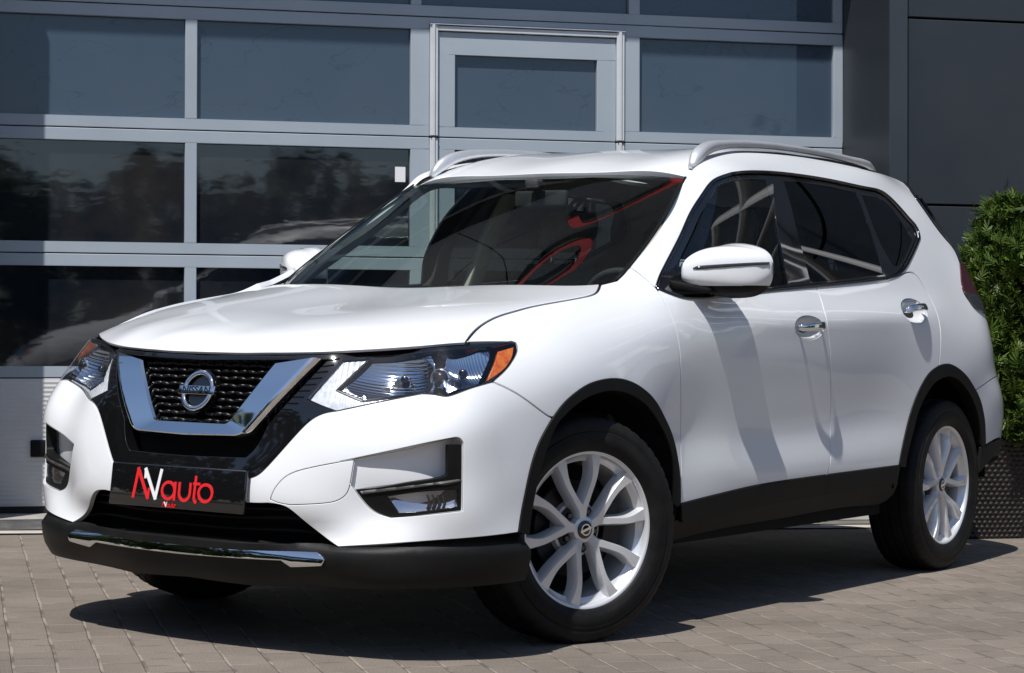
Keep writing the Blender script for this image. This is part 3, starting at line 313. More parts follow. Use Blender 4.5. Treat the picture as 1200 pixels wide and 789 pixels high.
def srf(S, q, off):
    q = np.asarray(q, float); n = normal(S, q); o = off(q) if callable(off) else off
    if callable(off):
        f = lambda v: S(v) + normal(S, v) * np.reshape(off(v), (-1, 1)); e = 3e-4
        m = np.cross(f(q + [e, 0]) - f(q - [e, 0]), f(q + [0, e]) - f(q - [0, e])); m /= np.linalg.norm(m, axis=1, keepdims=True)
        m *= np.where((m * n).sum(1, keepdims=True) < 0, -1, 1); return f(q), m
    return S(q) + n * (np.reshape(o, (-1, 1)) if np.ndim(o) else o), n
def panel(name, sname, L, m, parent, holes=(), off=0., h=.03, gap=.0038, flange=.014, r=.0016, mirror=False, keep_hole=0.):
    S = SURF[sname]; L = inset(np.asarray(L), gap); H = [inset(np.asarray(g), -keep_hole if keep_hole else -gap) for g in holes]
    lo, hi = L.min(0), L.max(0); nx, ny = max(2, int((hi[0] - lo[0]) / h)), max(2, int((hi[1] - lo[1]) / h))
    X, Y = np.meshgrid(np.linspace(lo[0], hi[0], nx + 1), np.linspace(lo[1], hi[1], ny + 1), indexing='ij')
    X = X.copy(); X[:, ::2] += (hi[0] - lo[0]) / nx * .25
    G = np.stack([X.ravel(), Y.ravel()], 1); G = G[inside(L, G)]
    for g in H: G = G[~inside(g, G)]
    for g in [L] + H: G = G[~near(g, G, h * .4)]
    P = [L] + H; V = np.vstack(P + [G]); E = []; b = 0
    for g in P: E += [(b + i, b + (i + 1) % len(g)) for i in range(len(g))]; b += len(g)
    res = delaunay_2d_cdt([Vector(v) for v in V], E, [], 0, 1e-6)
    q = np.array([tuple(v) for v in res[0]]); T = np.array([f for f in res[2] if len(f) == 3]); cen = q[T].mean(1)
    k = inside(L, cen)
    for g in H: k &= ~inside(g, cen)
    T = T[k]; p, n = srf(S, q, off)
    fn = np.cross(p[T[:, 1]] - p[T[:, 0]], p[T[:, 2]] - p[T[:, 0]])
    if (fn * n[T[:, 0]]).sum() < 0: T = T[:, ::-1]
    VV = [p]; NN = [n]; FF = [tuple(t) for t in T]; base = len(p)
    if flange:
        for g in P:
            pg, ng = srf(S, g, off); t = np.roll(pg, -1, 0) - np.roll(pg, 1, 0); t /= np.linalg.norm(t, axis=1, keepdims=True)
            o = np.cross(t, ng); tq = np.roll(g, -1, 0) - np.roll(g, 1, 0); tq /= np.linalg.norm(tq, axis=1, keepdims=True)
            q2 = g + 2e-4 * np.stack([tq[:, 1], -tq[:, 0]], 1)
            along = np.mean(((srf(S, q2, off)[0] - pg) * o).sum(1)) > 0      # o runs with q2 - g
            if (along == (inside(g, q2).mean() > .5)) != (g is not L): o = -o  # away from the sheet
            n_ = len(g); V0 = pg; V1 = pg + o * r - ng * r; V2 = pg + o * r - ng * flange
            VV += [V0, V1, V2]; NN += [ng, o, o]
            fs = []
            for ring in range(2):
                for i in range(n_):
                    a = base + ring * n_ + i; b2 = base + ring * n_ + (i + 1) % n_; fs.append((a, b2, b2 + n_, a + n_))
            A = np.vstack([V0, V1, V2]); f0 = fs[n_ + 0]; f0 = [i - base for i in f0]
            fn0 = np.cross(A[f0[1]] - A[f0[0]], A[f0[3]] - A[f0[0]])
            if fn0 @ o[0] < 0: fs = [tuple(reversed(f)) for f in fs]
            FF += fs; base += 3 * n_
    return mesh(name, np.vstack(VV), FF, m, parent, N=np.vstack(NN), mirror=mirror)
def walls(name, sname, L, off0, off1, m, parent, mirror=False):
    S = SURF[sname]; a, n = srf(S, L, off0); b, _ = srf(S, L, off1); k = len(L)
    Fc = [(i, (i + 1) % k, (i + 1) % k + k, i + k) for i in range(k)]
    return mesh(name, np.vstack([a, b]), Fc, m, parent, mirror=mirror)
def on_curve(sname, c, step, off=0.): return srf(SURF[sname], smooth_curve(c, step), off)
# ---------------------------------------------------------------- materials
def mat(name, col, rough=.5, metal=0., coat=0., spec=.5, coat_rough=.03, trans=0., ior=1.45, alpha=1.):
    m = bpy.data.materials.new(name); m.use_nodes = True; b = m.node_tree.nodes['Principled BSDF']
    b.inputs['Base Color'].default_value = (*col, 1); b.inputs['Roughness'].default_value = rough; b.inputs['Metallic'].default_value = metal
    b.inputs['Coat Weight'].default_value = coat; b.inputs['Coat Roughness'].default_value = coat_rough; b.inputs['Specular IOR Level'].default_value = spec
    b.inputs['Transmission Weight'].default_value = trans; b.inputs['IOR'].default_value = ior
    return m
def nodes(m): return m.node_tree.nodes, m.node_tree.links, m.node_tree.nodes['Principled BSDF']
def vary(m, c0, c1, scale=4., detail=5, rough=None, bump=0., bscale=None, stretch=(1, 1, 1), lo=.35, hi=.65):
    """noise between two colours, optional roughness range and bump"""
    N, Lk, b = nodes(m); tc = N.new('ShaderNodeTexCoord'); mp = N.new('ShaderNodeMapping'); mp.inputs['Scale'].default_value = stretch
    Lk.new(tc.outputs['Object'], mp.inputs[0])
    nz = N.new('ShaderNodeTexNoise'); nz.inputs['Scale'].default_value = scale; nz.inputs['Detail'].default_value = detail; nz.inputs['Roughness'].default_value = .6
    Lk.new(mp.outputs[0], nz.inputs[0]); cr = N.new('ShaderNodeValToRGB'); cr.color_ramp.elements[0].position = lo; cr.color_ramp.elements[1].position = hi
    cr.color_ramp.elements[0].color = (*c0, 1); cr.color_ramp.elements[1].color = (*c1, 1); Lk.new(nz.outputs[0], cr.inputs[0]); Lk.new(cr.outputs[0], b.inputs['Base Color'])
    if rough:
        mr = N.new('ShaderNodeMapRange'); mr.inputs[3].default_value, mr.inputs[4].default_value = rough; Lk.new(nz.outputs[0], mr.inputs[0]); Lk.new(mr.outputs[0], b.inputs['Roughness'])
    if bump:
        n2 = N.new('ShaderNodeTexNoise'); n2.inputs['Scale'].default_value = bscale or scale * 8; n2.inputs['Detail'].default_value = 6; Lk.new(mp.outputs[0], n2.inputs[0])
        bp = N.new('ShaderNodeBump'); bp.inputs['Strength'].default_value = bump; bp.inputs['Distance'].default_value = .01; Lk.new(n2.outputs[0], bp.inputs['Height']); Lk.new(bp.outputs[0], b.inputs['Normal'])
    return m
def thin_glass(name, tint, gloss=1.0, rough=0.0, ior=1.5):
    """a pane: lets tinted light straight through and mirrors by Fresnel"""
    m = bpy.data.materials.new(name); m.use_nodes = True; N, Lk = m.node_tree.nodes, m.node_tree.links
    N.remove(N['Principled BSDF']); out = N['Material Output']
    tr = N.new('ShaderNodeBsdfTransparent'); tr.inputs[0].default_value = (*tint, 1); gl = N.new('ShaderNodeBsdfGlossy'); gl.inputs['Roughness'].default_value = rough
    gl.inputs[0].default_value = (gloss, gloss, gloss, 1)
    lw = N.new('ShaderNodeLayerWeight'); lw.inputs[0].default_value = .5       # Schlick, the same from both sides
    pw = N.new('ShaderNodeMath'); pw.operation = 'POWER'; pw.inputs[1].default_value = 5; Lk.new(lw.outputs[1], pw.inputs[0])
    fr = N.new('ShaderNodeMath'); fr.operation = 'MULTIPLY_ADD'; fr.inputs[1].default_value = .93; fr.inputs[2].default_value = ((ior - 1) / (ior + 1)) ** 2 * 1.7; Lk.new(pw.outputs[0], fr.inputs[0])
    mx = N.new('ShaderNodeMixShader'); Lk.new(fr.outputs[0], mx.inputs[0]); Lk.new(tr.outputs[0], mx.inputs[1]); Lk.new(gl.outputs[0], mx.inputs[2]); Lk.new(mx.outputs[0], out.inputs[0])
    return m
M = {}
M['paint'] = vary(mat('white_paint', (.79, .80, .81),   .30, coat=1., spec=.22), (.785, .80, .815), (.80, .812, .825), 3)
M['paint'].node_tree.nodes['Principled BSDF'].inputs['Coat IOR'].default_value = 1.42
M['plastic'] = vary(mat('black_plastic', (.007, .007, .007), .5, spec=.16), (.0055, .0055, .0055), (.009, .009, .0088), 6, rough=(.42, .58), bump=.12, bscale=900)
M['lip'] = vary(mat('lip_plastic', (.008, .008, .008), .42, spec=.24), (.006, .006, .006), (.011, .0107, .0105), 5, rough=(.36, .52), bump=.12, bscale=900)
M['ledge'] = vary(mat('sunlit_bezel_plastic', (.05, .048, .047), .45), (.04, .039, .038), (.06, .058, .056), 30, bump=.1, bscale=700)  # black plastic facing the sun: its lit tone is put into the colour
M['gloss'] = mat('gloss_black', (.006, .006, .007), .06, coat=1.)
M['matte'] = mat('matte_black', (.008, .008, .008), .85, spec=.2)
M['chrome'] = mat('chrome', (.86, .87, .88), .04, metal=1.)
M['dchrome'] = mat('dark_chrome', (.10, .10, .11), .16, metal=1.)
M['bowl'] = mat('lamp_reflector', (.60, .65, .72), .10, metal=1.)
M['lampbody'] = vary(mat('lamp_body', (.02, .022, .026), .5), (.015, .017, .02), (.03, .033, .04), 18)
M['silver'] = vary(mat('alloy_silver', (.74, .75, .77), .30, metal=.4, coat=.8), (.70, .71, .73), (.78, .79, .81), 12)
M['rail'] = vary(mat('satin_aluminium', (.62, .63, .65), .38, metal=.55), (.58, .59, .61), (.66, .67, .69), 8)
M['rubber'] = vary(mat('tyre_rubber', (.013, .013, .014), .6, spec=.22), (.006, .006, .0065), (.014, .0135, .013), 14, rough=(.42, .7), bump=.15, bscale=300)
M['disc'] = mat('brake_disc_steel', (.05, .05, .052), .5, metal=1.)
M['drl'] = vary(mat('white_light_guide', (.78, .8, .82), .18, coat=.6), (.62, .65, .68), (.86, .87, .88), 60)
M['amber'] = vary(mat('amber_lens', (.75, .14, .01), .12, coat=1.), (.55, .08, .005), (.85, .22, .02), 45, bump=.3, bscale=260)
M['redlens'] = mat('red_lens', (.05, .002, .004), .06, coat=1.)
M['smoke'] = mat('smoked_lens', (.03, .03, .035), .08, coat=1.)
M['glass_lamp'] = thin_glass('lamp_lens', (.93, .94, .96))
M['glass_screen'] = thin_glass('windscreen_glass', (.76, .83, .79))
M['glass_door'] = thin_glass('door_glass', (.74, .82, .78))
M['glass_dark'] = thin_glass('privacy_glass', (.045, .05, .05))
M['interior'] = vary(mat('interior_dark', (.03, .03, .032), .7), (.022, .022, .024), (.042, .042, .044), 20)
M['seat'] = vary(mat('seat_cloth', (.05, .048, .046), .8), (.11, .105, .095), (.16, .15, .135), 40, bump=.2)
M['beige'] = vary(mat('interior_trim', (.62, .60, .54), .7), (.58, .56, .50), (.66, .64, .58), 20)
M['slat'] = mat('grille_black', (.006, .006, .0065), .3, spec=.3)
M['red'] = mat('red_lettering', (.72, .02, .025), .4)
M['white'] = mat('white_lettering', (.82, .82, .82), .4)
# ---------------------------------------------------------------- the place: ground, garage front, planting
FO, FE, FN, FV = (np.array(v) for v in ([-1.885, -3.569, 0.0],[-0.75141, 0.65974, 0.01084],[0.65983, 0.75125, 0.01556],[-0.00212, -0.01885, 0.99982]))         # foot of the garage door, along it, out of it, up it
FM = Matrix([[FE[i], -FN[i], FV[i], FO[i]] for i in range(3)] + [[0, 0, 0, 1]])   # local x along, y into the building, z up
def fpt(e, n, v=0.): return FO + FE * e + FN * n + FV * v
YAW = math.atan2(FE[1], FE[0])
# paving: one sheet, small rectangular blocks in courses that run away from the building
g = mat('paving', (.2, .19, .18), .85); N_, L_, B_ = nodes(g)
tc = N_.new('ShaderNodeTexCoord'); mp = N_.new('ShaderNodeMapping'); mp.inputs['Rotation'].default_value[2] = -(YAW + math.pi / 2); L_.new(tc.outputs['Object'], mp.inputs[0])
wz = N_.new('ShaderNodeTexNoise'); wz.inputs['Scale'].default_value = 3.; L_.new(mp.outputs[0], wz.inputs[0])
wm = N_.new('ShaderNodeMix'); wm.data_type = 'VECTOR'; wm.inputs[0].default_value = .012
L_.new(mp.outputs[0], wm.inputs[4]); L_.new(wz.outputs[1], wm.inputs[5])
br = N_.new('ShaderNodeTexBrick'); br.inputs['Scale'].default_value = 1; br.inputs['Brick Width'].default_value = .175; br.inputs['Row Height'].default_value = .119
br.inputs['Mortar Size'].default_value = .0065; br.inputs['Mortar Smooth'].default_value = .5; br.offset = .41; br.offset_frequency = 2; br.squash = .72; br.squash_frequency = 3
br.inputs['Color1'].default_value = (.184, .155, .128, 1); br.inputs['Color2'].default_value = (.222, .188, .157, 1); br.inputs['Bias'].default_value = -.1
L_.new(wm.outputs[1], br.inputs[0])
jn = N_.new('ShaderNodeTexNoise'); jn.inputs['Scale'].default_value = 7; jn.inputs['Detail'].default_value = 6; L_.new(mp.outputs[0], jn.inputs[0])
jr = N_.new('ShaderNodeValToRGB'); jr.color_ramp.elements[0].position = .40; jr.color_ramp.elements[0].color = (.13, .108, .09, 1); jr.color_ramp.elements[1].position = .56; jr.color_ramp.elements[1].color = (.31, .262, .215, 1); L_.new(jn.outputs[0], jr.inputs[0]); L_.new(jr.outputs[0], br.inputs['Mortar'])
st = N_.new('ShaderNodeTexNoise'); st.inputs['Scale'].default_value = 1.1; st.inputs['Detail'].default_value = 8; st.inputs['Roughness'].default_value = .65; L_.new(mp.outputs[0], st.inputs[0])
sr = N_.new('ShaderNodeMapRange'); sr.inputs[1].default_value = .3; sr.inputs[2].default_value = .7; sr.inputs[3].default_value = .74; sr.inputs[4].default_value = 1.2; L_.new(st.outputs[0], sr.inputs[0])
gr = N_.new('ShaderNodeTexNoise'); gr.inputs['Scale'].default_value = 160; gr.inputs['Detail'].default_value = 3; L_.new(mp.outputs[0], gr.inputs[0])
g2 = N_.new('ShaderNodeMapRange'); g2.inputs[1].default_value = .3; g2.inputs[2].default_value = .7; g2.inputs[3].default_value = .84; g2.inputs[4].default_value = 1.14; L_.new(gr.outputs[0], g2.inputs[0])
m1 = N_.new('ShaderNodeMix'); m1.data_type = 'RGBA'; m1.blend_type = 'MULTIPLY'; m1.inputs[0].default_value = 1; L_.new(br.outputs[0], m1.inputs[6]); L_.new(sr.outputs[0], m1.inputs[7])
m2 = N_.new('ShaderNodeMix'); m2.data_type = 'RGBA'; m2.blend_type = 'MULTIPLY'; m2.inputs[0].default_value = 1; L_.new(m1.outputs[2], m2.inputs[6]); L_.new(g2.outputs[0], m2.inputs[7]); L_.new(m2.outputs[2], B_.inputs['Base Color'])
hb = N_.new('ShaderNodeMath'); hb.operation = 'MULTIPLY_ADD'; hb.inputs[1].default_value = -1.0; L_.new(br.outputs[1], hb.inputs[0]); L_.new(gr.outputs[0], hb.inputs[2])
hc = N_.new('ShaderNodeMath'); hc.operation = 'MULTIPLY_ADD'; hc.inputs[1].default_value = .8; L_.new(st.outputs[0], hc.inputs[0]); L_.new(hb.outputs[0], hc.inputs[2])
bp = N_.new('ShaderNodeBump'); bp.inputs['Strength'].default_value = .8; bp.inputs['Distance'].default_value = .007; L_.new(hc.outputs[0], bp.inputs['Height']); L_.new(bp.outputs[0], B_.inputs['Normal'])
o = mesh('ground', [(-90, -90, 0), (90, -90, 0), (90, 90, 0), (-90, 90, 0)], [(0, 1, 2, 3)], g); tag(o, kind='structure')
# concrete apron with a slotted drain and a pale edge in front of the door
conc = vary(mat('concrete', (.3, .28, .26), .85), (.25, .235, .215), (.36, .335, .305), 5, bump=.3, bscale=90)
pale = vary(mat('pale_kerb', (.45, .42, .38), .8), (.40, .37, .33), (.52, .48, .43), 7, bump=.2, bscale=80)
steel = vary(mat('drain_steel', (.2, .2, .2), .5, metal=.6), (.14, .14, .14), (.26, .25, .24), 9)
def fstrip(name, n0, n1, z, m, e0=-7., e1=9.):
    a = [fpt(e0, n0), fpt(e1, n0), fpt(e1, n1), fpt(e0, n1)]
    return mesh(name, [(p[0], p[1], z) for p in a], [(0, 1, 2, 3)][::1], m)
tag(fstrip('threshold_pavement', -.15, .93, .004, conc), kind='structure'); tag(fstrip('kerb', .93, 1.06, .008, pale), kind='structure')
dr = empty('floor_drain', mat=FM); tag(dr, 'slotted metal drain channel set across the threshold in front of the garage door', 'drain')
b = MB(); 
for k in range(4): b.box((-4, -.86 + k * .055, .004), (8, -.838 + k * .055, .02))
b.box((-4, -.66, .004), (8, -.63, .024)); b.box((-4, -.90, .004), (8, -.865, .024)); b.build('grating', steel, dr)
# ---- sectional garage door
alu = vary(mat('door_aluminium', (.36, .41, .46), .45), (.345, .395, .445), (.38, .43, .48), 2.2, rough=(.36, .5))
alul = vary(mat('trim_aluminium', (.6, .62, .64), .35), (.56, .58, .6), (.64, .66, .68), 3)
panelw = vary(mat('ribbed_panel', (.62, .62, .61), .5), (.58, .58, .57), (.66, .66, .65), 3); N_, L_, B_ = nodes(panelw)
tcw = N_.new('ShaderNodeTexCoord'); wv = N_.new('ShaderNodeTexWave'); wv.bands_direction = 'Z'; wv.inputs['Scale'].default_value = 14; wv.inputs['Distortion'].default_value = 0
L_.new(tcw.outputs['Object'], wv.inputs[0]); bw = N_.new('ShaderNodeBump'); bw.inputs['Strength'].default_value = .5; bw.inputs['Distance'].default_value = .004; L_.new(wv.outputs[1], bw.inputs['Height']); L_.new(bw.outputs[0], B_.inputs['Normal'])
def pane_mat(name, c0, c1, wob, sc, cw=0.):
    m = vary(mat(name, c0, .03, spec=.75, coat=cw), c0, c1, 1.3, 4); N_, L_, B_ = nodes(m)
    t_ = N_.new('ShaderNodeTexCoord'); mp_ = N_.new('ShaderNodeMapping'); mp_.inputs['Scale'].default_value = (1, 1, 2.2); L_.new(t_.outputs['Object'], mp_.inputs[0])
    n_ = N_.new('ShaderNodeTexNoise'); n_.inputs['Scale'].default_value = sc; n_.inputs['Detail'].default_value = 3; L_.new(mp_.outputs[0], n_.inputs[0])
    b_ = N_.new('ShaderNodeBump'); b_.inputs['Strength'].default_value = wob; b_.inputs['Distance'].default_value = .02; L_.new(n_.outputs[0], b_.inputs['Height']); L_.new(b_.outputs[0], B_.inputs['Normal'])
    if not cw:      # faint wandering tide marks of old condensation
        n2 = N_.new('ShaderNodeTexNoise'); n2.inputs['Scale'].default_value = 1.7; n2.inputs['Detail'].default_value = 5; n2.inputs['Distortion'].default_value = .6; L_.new(mp_.outputs[0], n2.inputs[0])
        a_ = N_.new('ShaderNodeMath'); a_.operation = 'MULTIPLY'; a_.inputs[1].default_value = 9; L_.new(n2.outputs[0], a_.inputs[0]); f_ = N_.new('ShaderNodeMath'); f_.operation = 'PINGPONG'; f_.inputs[1].default_value = 1; L_.new(a_.outputs[0], f_.inputs[0])
        r_ = N_.new('ShaderNodeMapRange'); r_.inputs[1].default_value = .0; r_.inputs[2].default_value = .06; r_.inputs[3].default_value = .74; r_.inputs[4].default_value = 1; L_.new(f_.outputs[0], r_.inputs[0])
        x_ = N_.new('ShaderNodeMix'); x_.data_type = 'RGBA'; x_.blend_type = 'MULTIPLY'; x_.inputs[0].default_value = 1; s_ = B_.inputs['Base Color'].links[0].from_socket; L_.new(s_, x_.inputs[6]); L_.new(r_.outputs[0], x_.inputs[7]); L_.new(x_.outputs[2], B_.inputs['Base Color'])
    return m
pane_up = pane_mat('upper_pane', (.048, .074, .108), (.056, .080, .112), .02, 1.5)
pane_lo = pane_mat('lower_pane', (.005, .009, .015), (.026, .024, .024), .05, 2.6, 1.)  # brownish patches paint mirrored surroundings into the base colour
seal = mat('rubber_seal', (.015, .015, .016), .8)
door = empty('garage_door', mat=FM); tag(door, 'grey aluminium sectional garage door with rows of dark glass panes behind the white car', 'garage door')
ROW = [.682, 1.3105, 1.9455, 2.5765, 3.2085, 3.84]
COLS = [(-.405, .7015), (.762, 1.8735), (3.130, 4.2485)]; WK = (1.975, 3.04); WP = (2.113, 2.892)
E0, E1 = -.472, 4.301
def frame_with_holes(mb, e0, e1, z0, z1, holes, y0, y1):
    """bars round a row of openings, butted end to end"""
    hs = sorted(holes); zb, zt = hs[0][2], hs[0][3]
    mb.box((e0, y0, z0), (e1, y1, zb)); mb.box((e0, y0, zt), (e1, y1, z1)); x = e0
    for h in hs: mb.box((x, y0, zb), (h[0], y1, zt)); x = h[1]
    mb.box((x, y0, zb), (e1, y1, zt))
wick = mesh('wicket_door', [(0, 0, 0), (0, 0, 0), (0, 0, 0)], [(0, 1, 2)], alu, door)   # filled below
wb = MB(); wpanes = []
for r in range(5):
    z0, z1 = ROW[r] + .003, ROW[r + 1] - .003; h0, h1 = z0 + .056, z1 - .060
    s = MB(); cut = r < 3          # the wicket door breaks the three lower glazed rows
    ext = [(c[0], c[1], h0, h1) for c in COLS]
    if cut:
        frame_with_holes(s, E0, WK[0] - .002, z0, z1, ext[:2], 0., .045); frame_with_holes(s, WK[1] + .002, E1, z0, z1, ext[2:], 0., .045)
        w0, w1 = z0 + .052, (z1 if r < 2 else 2.535) - (.060 if r < 2 else .152)
        frame_with_holes(wb, WK[0] + .045, WK[1] - .045, z0, (z1 if r < 2 else 2.50), [(WP[0], WP[1], w0, w1)], .004, .046); wpanes.append((WP[0], WP[1], w0, w1, r))
    else: frame_with_holes(s, E0, E1, z0, z1, ext + [(1.930, 3.068, h0, h1)], 0., .045)
    if r == 2: s.box((WK[0] - .002, 0, 2.5395), (WK[1] + .002, .045, z1))
    so = s.build('door_section', alu, door); bevel(so, .0025, 1)
    for (a, c, p0, p1) in ext + ([] if cut else [(1.930, 3.068, h0, h1)]):
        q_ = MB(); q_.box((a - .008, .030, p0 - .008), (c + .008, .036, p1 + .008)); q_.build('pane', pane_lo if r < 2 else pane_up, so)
    sb = MB(); sb.box((E0, .012, ROW[r] - .003), (E1, .04, ROW[r] + .003)); sb.build('joint_seal', seal, so)
s = MB(); s.box((E0, 0, .04), (WK[0] - .002, .045, .679)); s.box((WK[1] + .002, 0, .04), (E1, .045, .679)); bevel(s.build('bottom_section', panelw, door), .003, 1)
s = MB(); s.box((E0, .005, .003), (E1, .05, .04)); s.build('bottom_seal', seal, door)
wb.box((WK[0] + .045, .004, .05), (WK[1] - .045, .046, .679))
me = bpy.data.meshes.new('wicket_door'); me.from_pydata(wb.V, [], wb.F); me.update(); me.materials.append(alu); wick.data = me; bevel(wick, .0025, 1)
for (a, c, p0, p1, r) in wpanes:
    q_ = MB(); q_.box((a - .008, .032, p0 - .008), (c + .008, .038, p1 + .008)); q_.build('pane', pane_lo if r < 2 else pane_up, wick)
s = MB()
for r in range(3):
    z0, z1 = ROW[r] + .006, (ROW[r + 1] - .006 if r < 2 else 2.535)
    for e in (WK[0], WK[1] - .042):
        s.box((e, -.014, z0), (e + .042, .046, z1)); s.box((e + .010, -.022, z0), (e + .026, -.014, z1))
s.box((WK[0] - .004, -.022, 2.5352), (WK[1] + .004, .046, 2.5390)); s.box((WK[0] + .043, -.012, 2.505), (WK[1] - .043, .046, 2.530))
s.box((WK[0], -.014, .05), (WK[0] + .042, .046, .676)); s.box((WK[1] - .042, -.014, .05), (WK[1], .046, .676))
bevel(s.build('wicket_frame', alul, wick), .002, 1)
s = MB(); s.box((-.062, -.016, .287), (.034, .001, .372)); bevel(s.build('lock_plate', M['plastic'], door), .006, 2)
for e_, z_ in ((WK[0] + .004, ROW[1]), (WK[1] - .038, ROW[1]), (WK[0] + .004, ROW[2]), (WK[1] - .038, ROW[2])):
    s = MB(); s.box((e_, -.020, z_ - .0055), (e_ + .034, -.0145, z_ + .0055)); s.build('hinge', seal, wick)
st_ = MB(); st_.box((1.797, .0275, 1.708), (1.852, .0295, 1.787)); tag(st_.build('paper_sticker', M['white']), 'small white paper sticker in the corner of a dark garage door pane', 'sticker'); bpy.data.objects['paper_sticker'].matrix_world = FM
# ---- dark cladding round the door opening
clad = vary(mat('anthracite_cladding', (.04, .047, .055), .38, metal=.3), (.036, .043, .051), (.046, .053, .061), 1.2, rough=(.34, .46))
claf = vary(mat('anthracite_frame', (.055, .065, .075), .36, metal=.3), (.05, .06, .07), (.062, .072, .082), 1.5)
fac = empty('building_front', mat=FM); tag(fac, 'dark grey panelled building front with a deep recess around the garage door', 'building')
def pnl(e0, e1, v0, v1, y0=-.6, y1=-.56, m=clad, nm='cladding_panel'):
    s = MB(); s.box((e0, y0, v0), (e1, y1, v1)); return bevel(s.build(nm, m, fac), .003, 1)
DT = 3.86
for sgn, ee in ((1, E1 + .002), (-1, E0 - .004)):
    s = MB(); a, c = (ee, ee + .02) if sgn > 0 else (ee - .02, ee)
    s.box((a, -.60, 0), (c, .05, DT)); s.build('reveal', clad, fac)
    a, c = (ee, ee + .10) if sgn > 0 else (ee - .10, ee)
    s = MB(); s.box((a, -.625, 0), (c, -.6005, DT)); bevel(s.build('reveal_frame', claf, fac), .003, 1)
    vs_ = [0, .62, 1.6, 2.583, 3.86]
    for i in range(4):
        for k in range(9 if sgn > 0 else 3):
            x0 = ee + .106 + k * 1.5; x1 = x0 + 1.494
            if sgn < 0: x0, x1 = ee - .106 - k * 1.5 - 1.494, ee - .106 - k * 1.5
            if not (sgn > 0 and i in (0, 1) and False): pnl(x0, x1, vs_[i] + .006, vs_[i + 1] - .006 + (.0 if i < 3 else -.0))
s = MB(); s.box((E0 - .03, -.60, DT), (E1 + .03, .05, DT + .04)); s.build('lintel', claf, fac)
for i in range(7):
    for k in range(11): pnl(-5.1 + k * 2.1, -5.1 + k * 2.1 + 2.092, DT + .045 + i * 1.0, DT + .045 + i * 1.0 + .992)
s = MB(); s.box((-5.1, -.55, 0), (E0 - .03, -.5, DT + 7)); s.box((E1 + .03, -.55, 0), (18.0, -.5, DT + 7)); s.box((E0 - .03, -.55, DT + .045), (E1 + .03, -.5, DT + 7)); s.box((E0 - .1, .06, 0), (E1 + .1, .3, DT + .05)); s.box((-5.1, -.5, DT + 6.5), (18.0, 6, DT + 7)); s.build('core_wall', M['matte'], fac)

# red show lettering high on the front and a white steel lattice further along it: seen mirrored in the windscreen and side windows
lat = empty('steel_lattice', mat=FM); tag(lat, 'white tubular steel lattice along the building front, mirrored in the rear side windows', 'lattice')
mb = MB()
for i in range(5):
    for j in range(2):
        x, z = 8.2 + i * 2.9, 2.2 + j * 3.6
        for d in (1, -1): mb.tube([(x, -1.0, z if d > 0 else z + 3.6), (x + 1.45, -1.05, z + 1.8), (x + 2.9, -1.0, z + 3.6 if d > 0 else z)], .085, 8)
mb.build('lattice_tubes', M['white'], lat)
sg = empty('wall_sign', mat=FM @ Matrix.Translation((.2, -.66, 5.2))); tag(sg, 'red script lettering high on the dark building front, mirrored in the windscreen', 'sign')
def sgs(pts, wd, nm, m):
    q_ = MB(); q_.stroke(np.array(pts), wd, lambda a, c, h: np.array((a, -h, c)), 0., .06); q_.build(nm, m, sg)
th = np.linspace(0, 2 * np.pi, 41)
sgs(np.stack([1.45 + .42 * np.cos(th), 1.75 + .62 * np.sin(th)], 1), .12, 'letter', M['red'])
t2 = np.linspace(math.pi, 0, 25); sgs(np.vstack([[(1.75, y) for y in np.linspace(-.2, .1, 5)], np.stack([2.05 + .30 * np.cos(t2), .2 + .38 * np.sin(t2)], 1), [(2.35, y) for y in np.linspace(.1, -.2, 5)]]), .10, 'letter', M['red'])
sgs([(.2, 1.0), (.2, 1.6), (.2, 2.5)], .12, 'letter', M['red']); sgs([(.22, 2.5), (.5, 1.75), (.8, 1.0)], .12, 'letter', M['red'])
# ---------------------------------------------------------------- the car
car = empty('parked_car'); tag(car, 'white compact SUV with black cladding and a black show plate, parked on the grey paving', 'car')
LP = {k: [np.array(c) for c in v] if isinstance(v[0][0], (list, tuple)) and len(np.shape(v[0])) == 2 else v for k, v in OUT.items()}
def lp(k, step=.012, sym=0): return loop(OUT[k], step, sym)
def both(f):
    f(False); f(True)
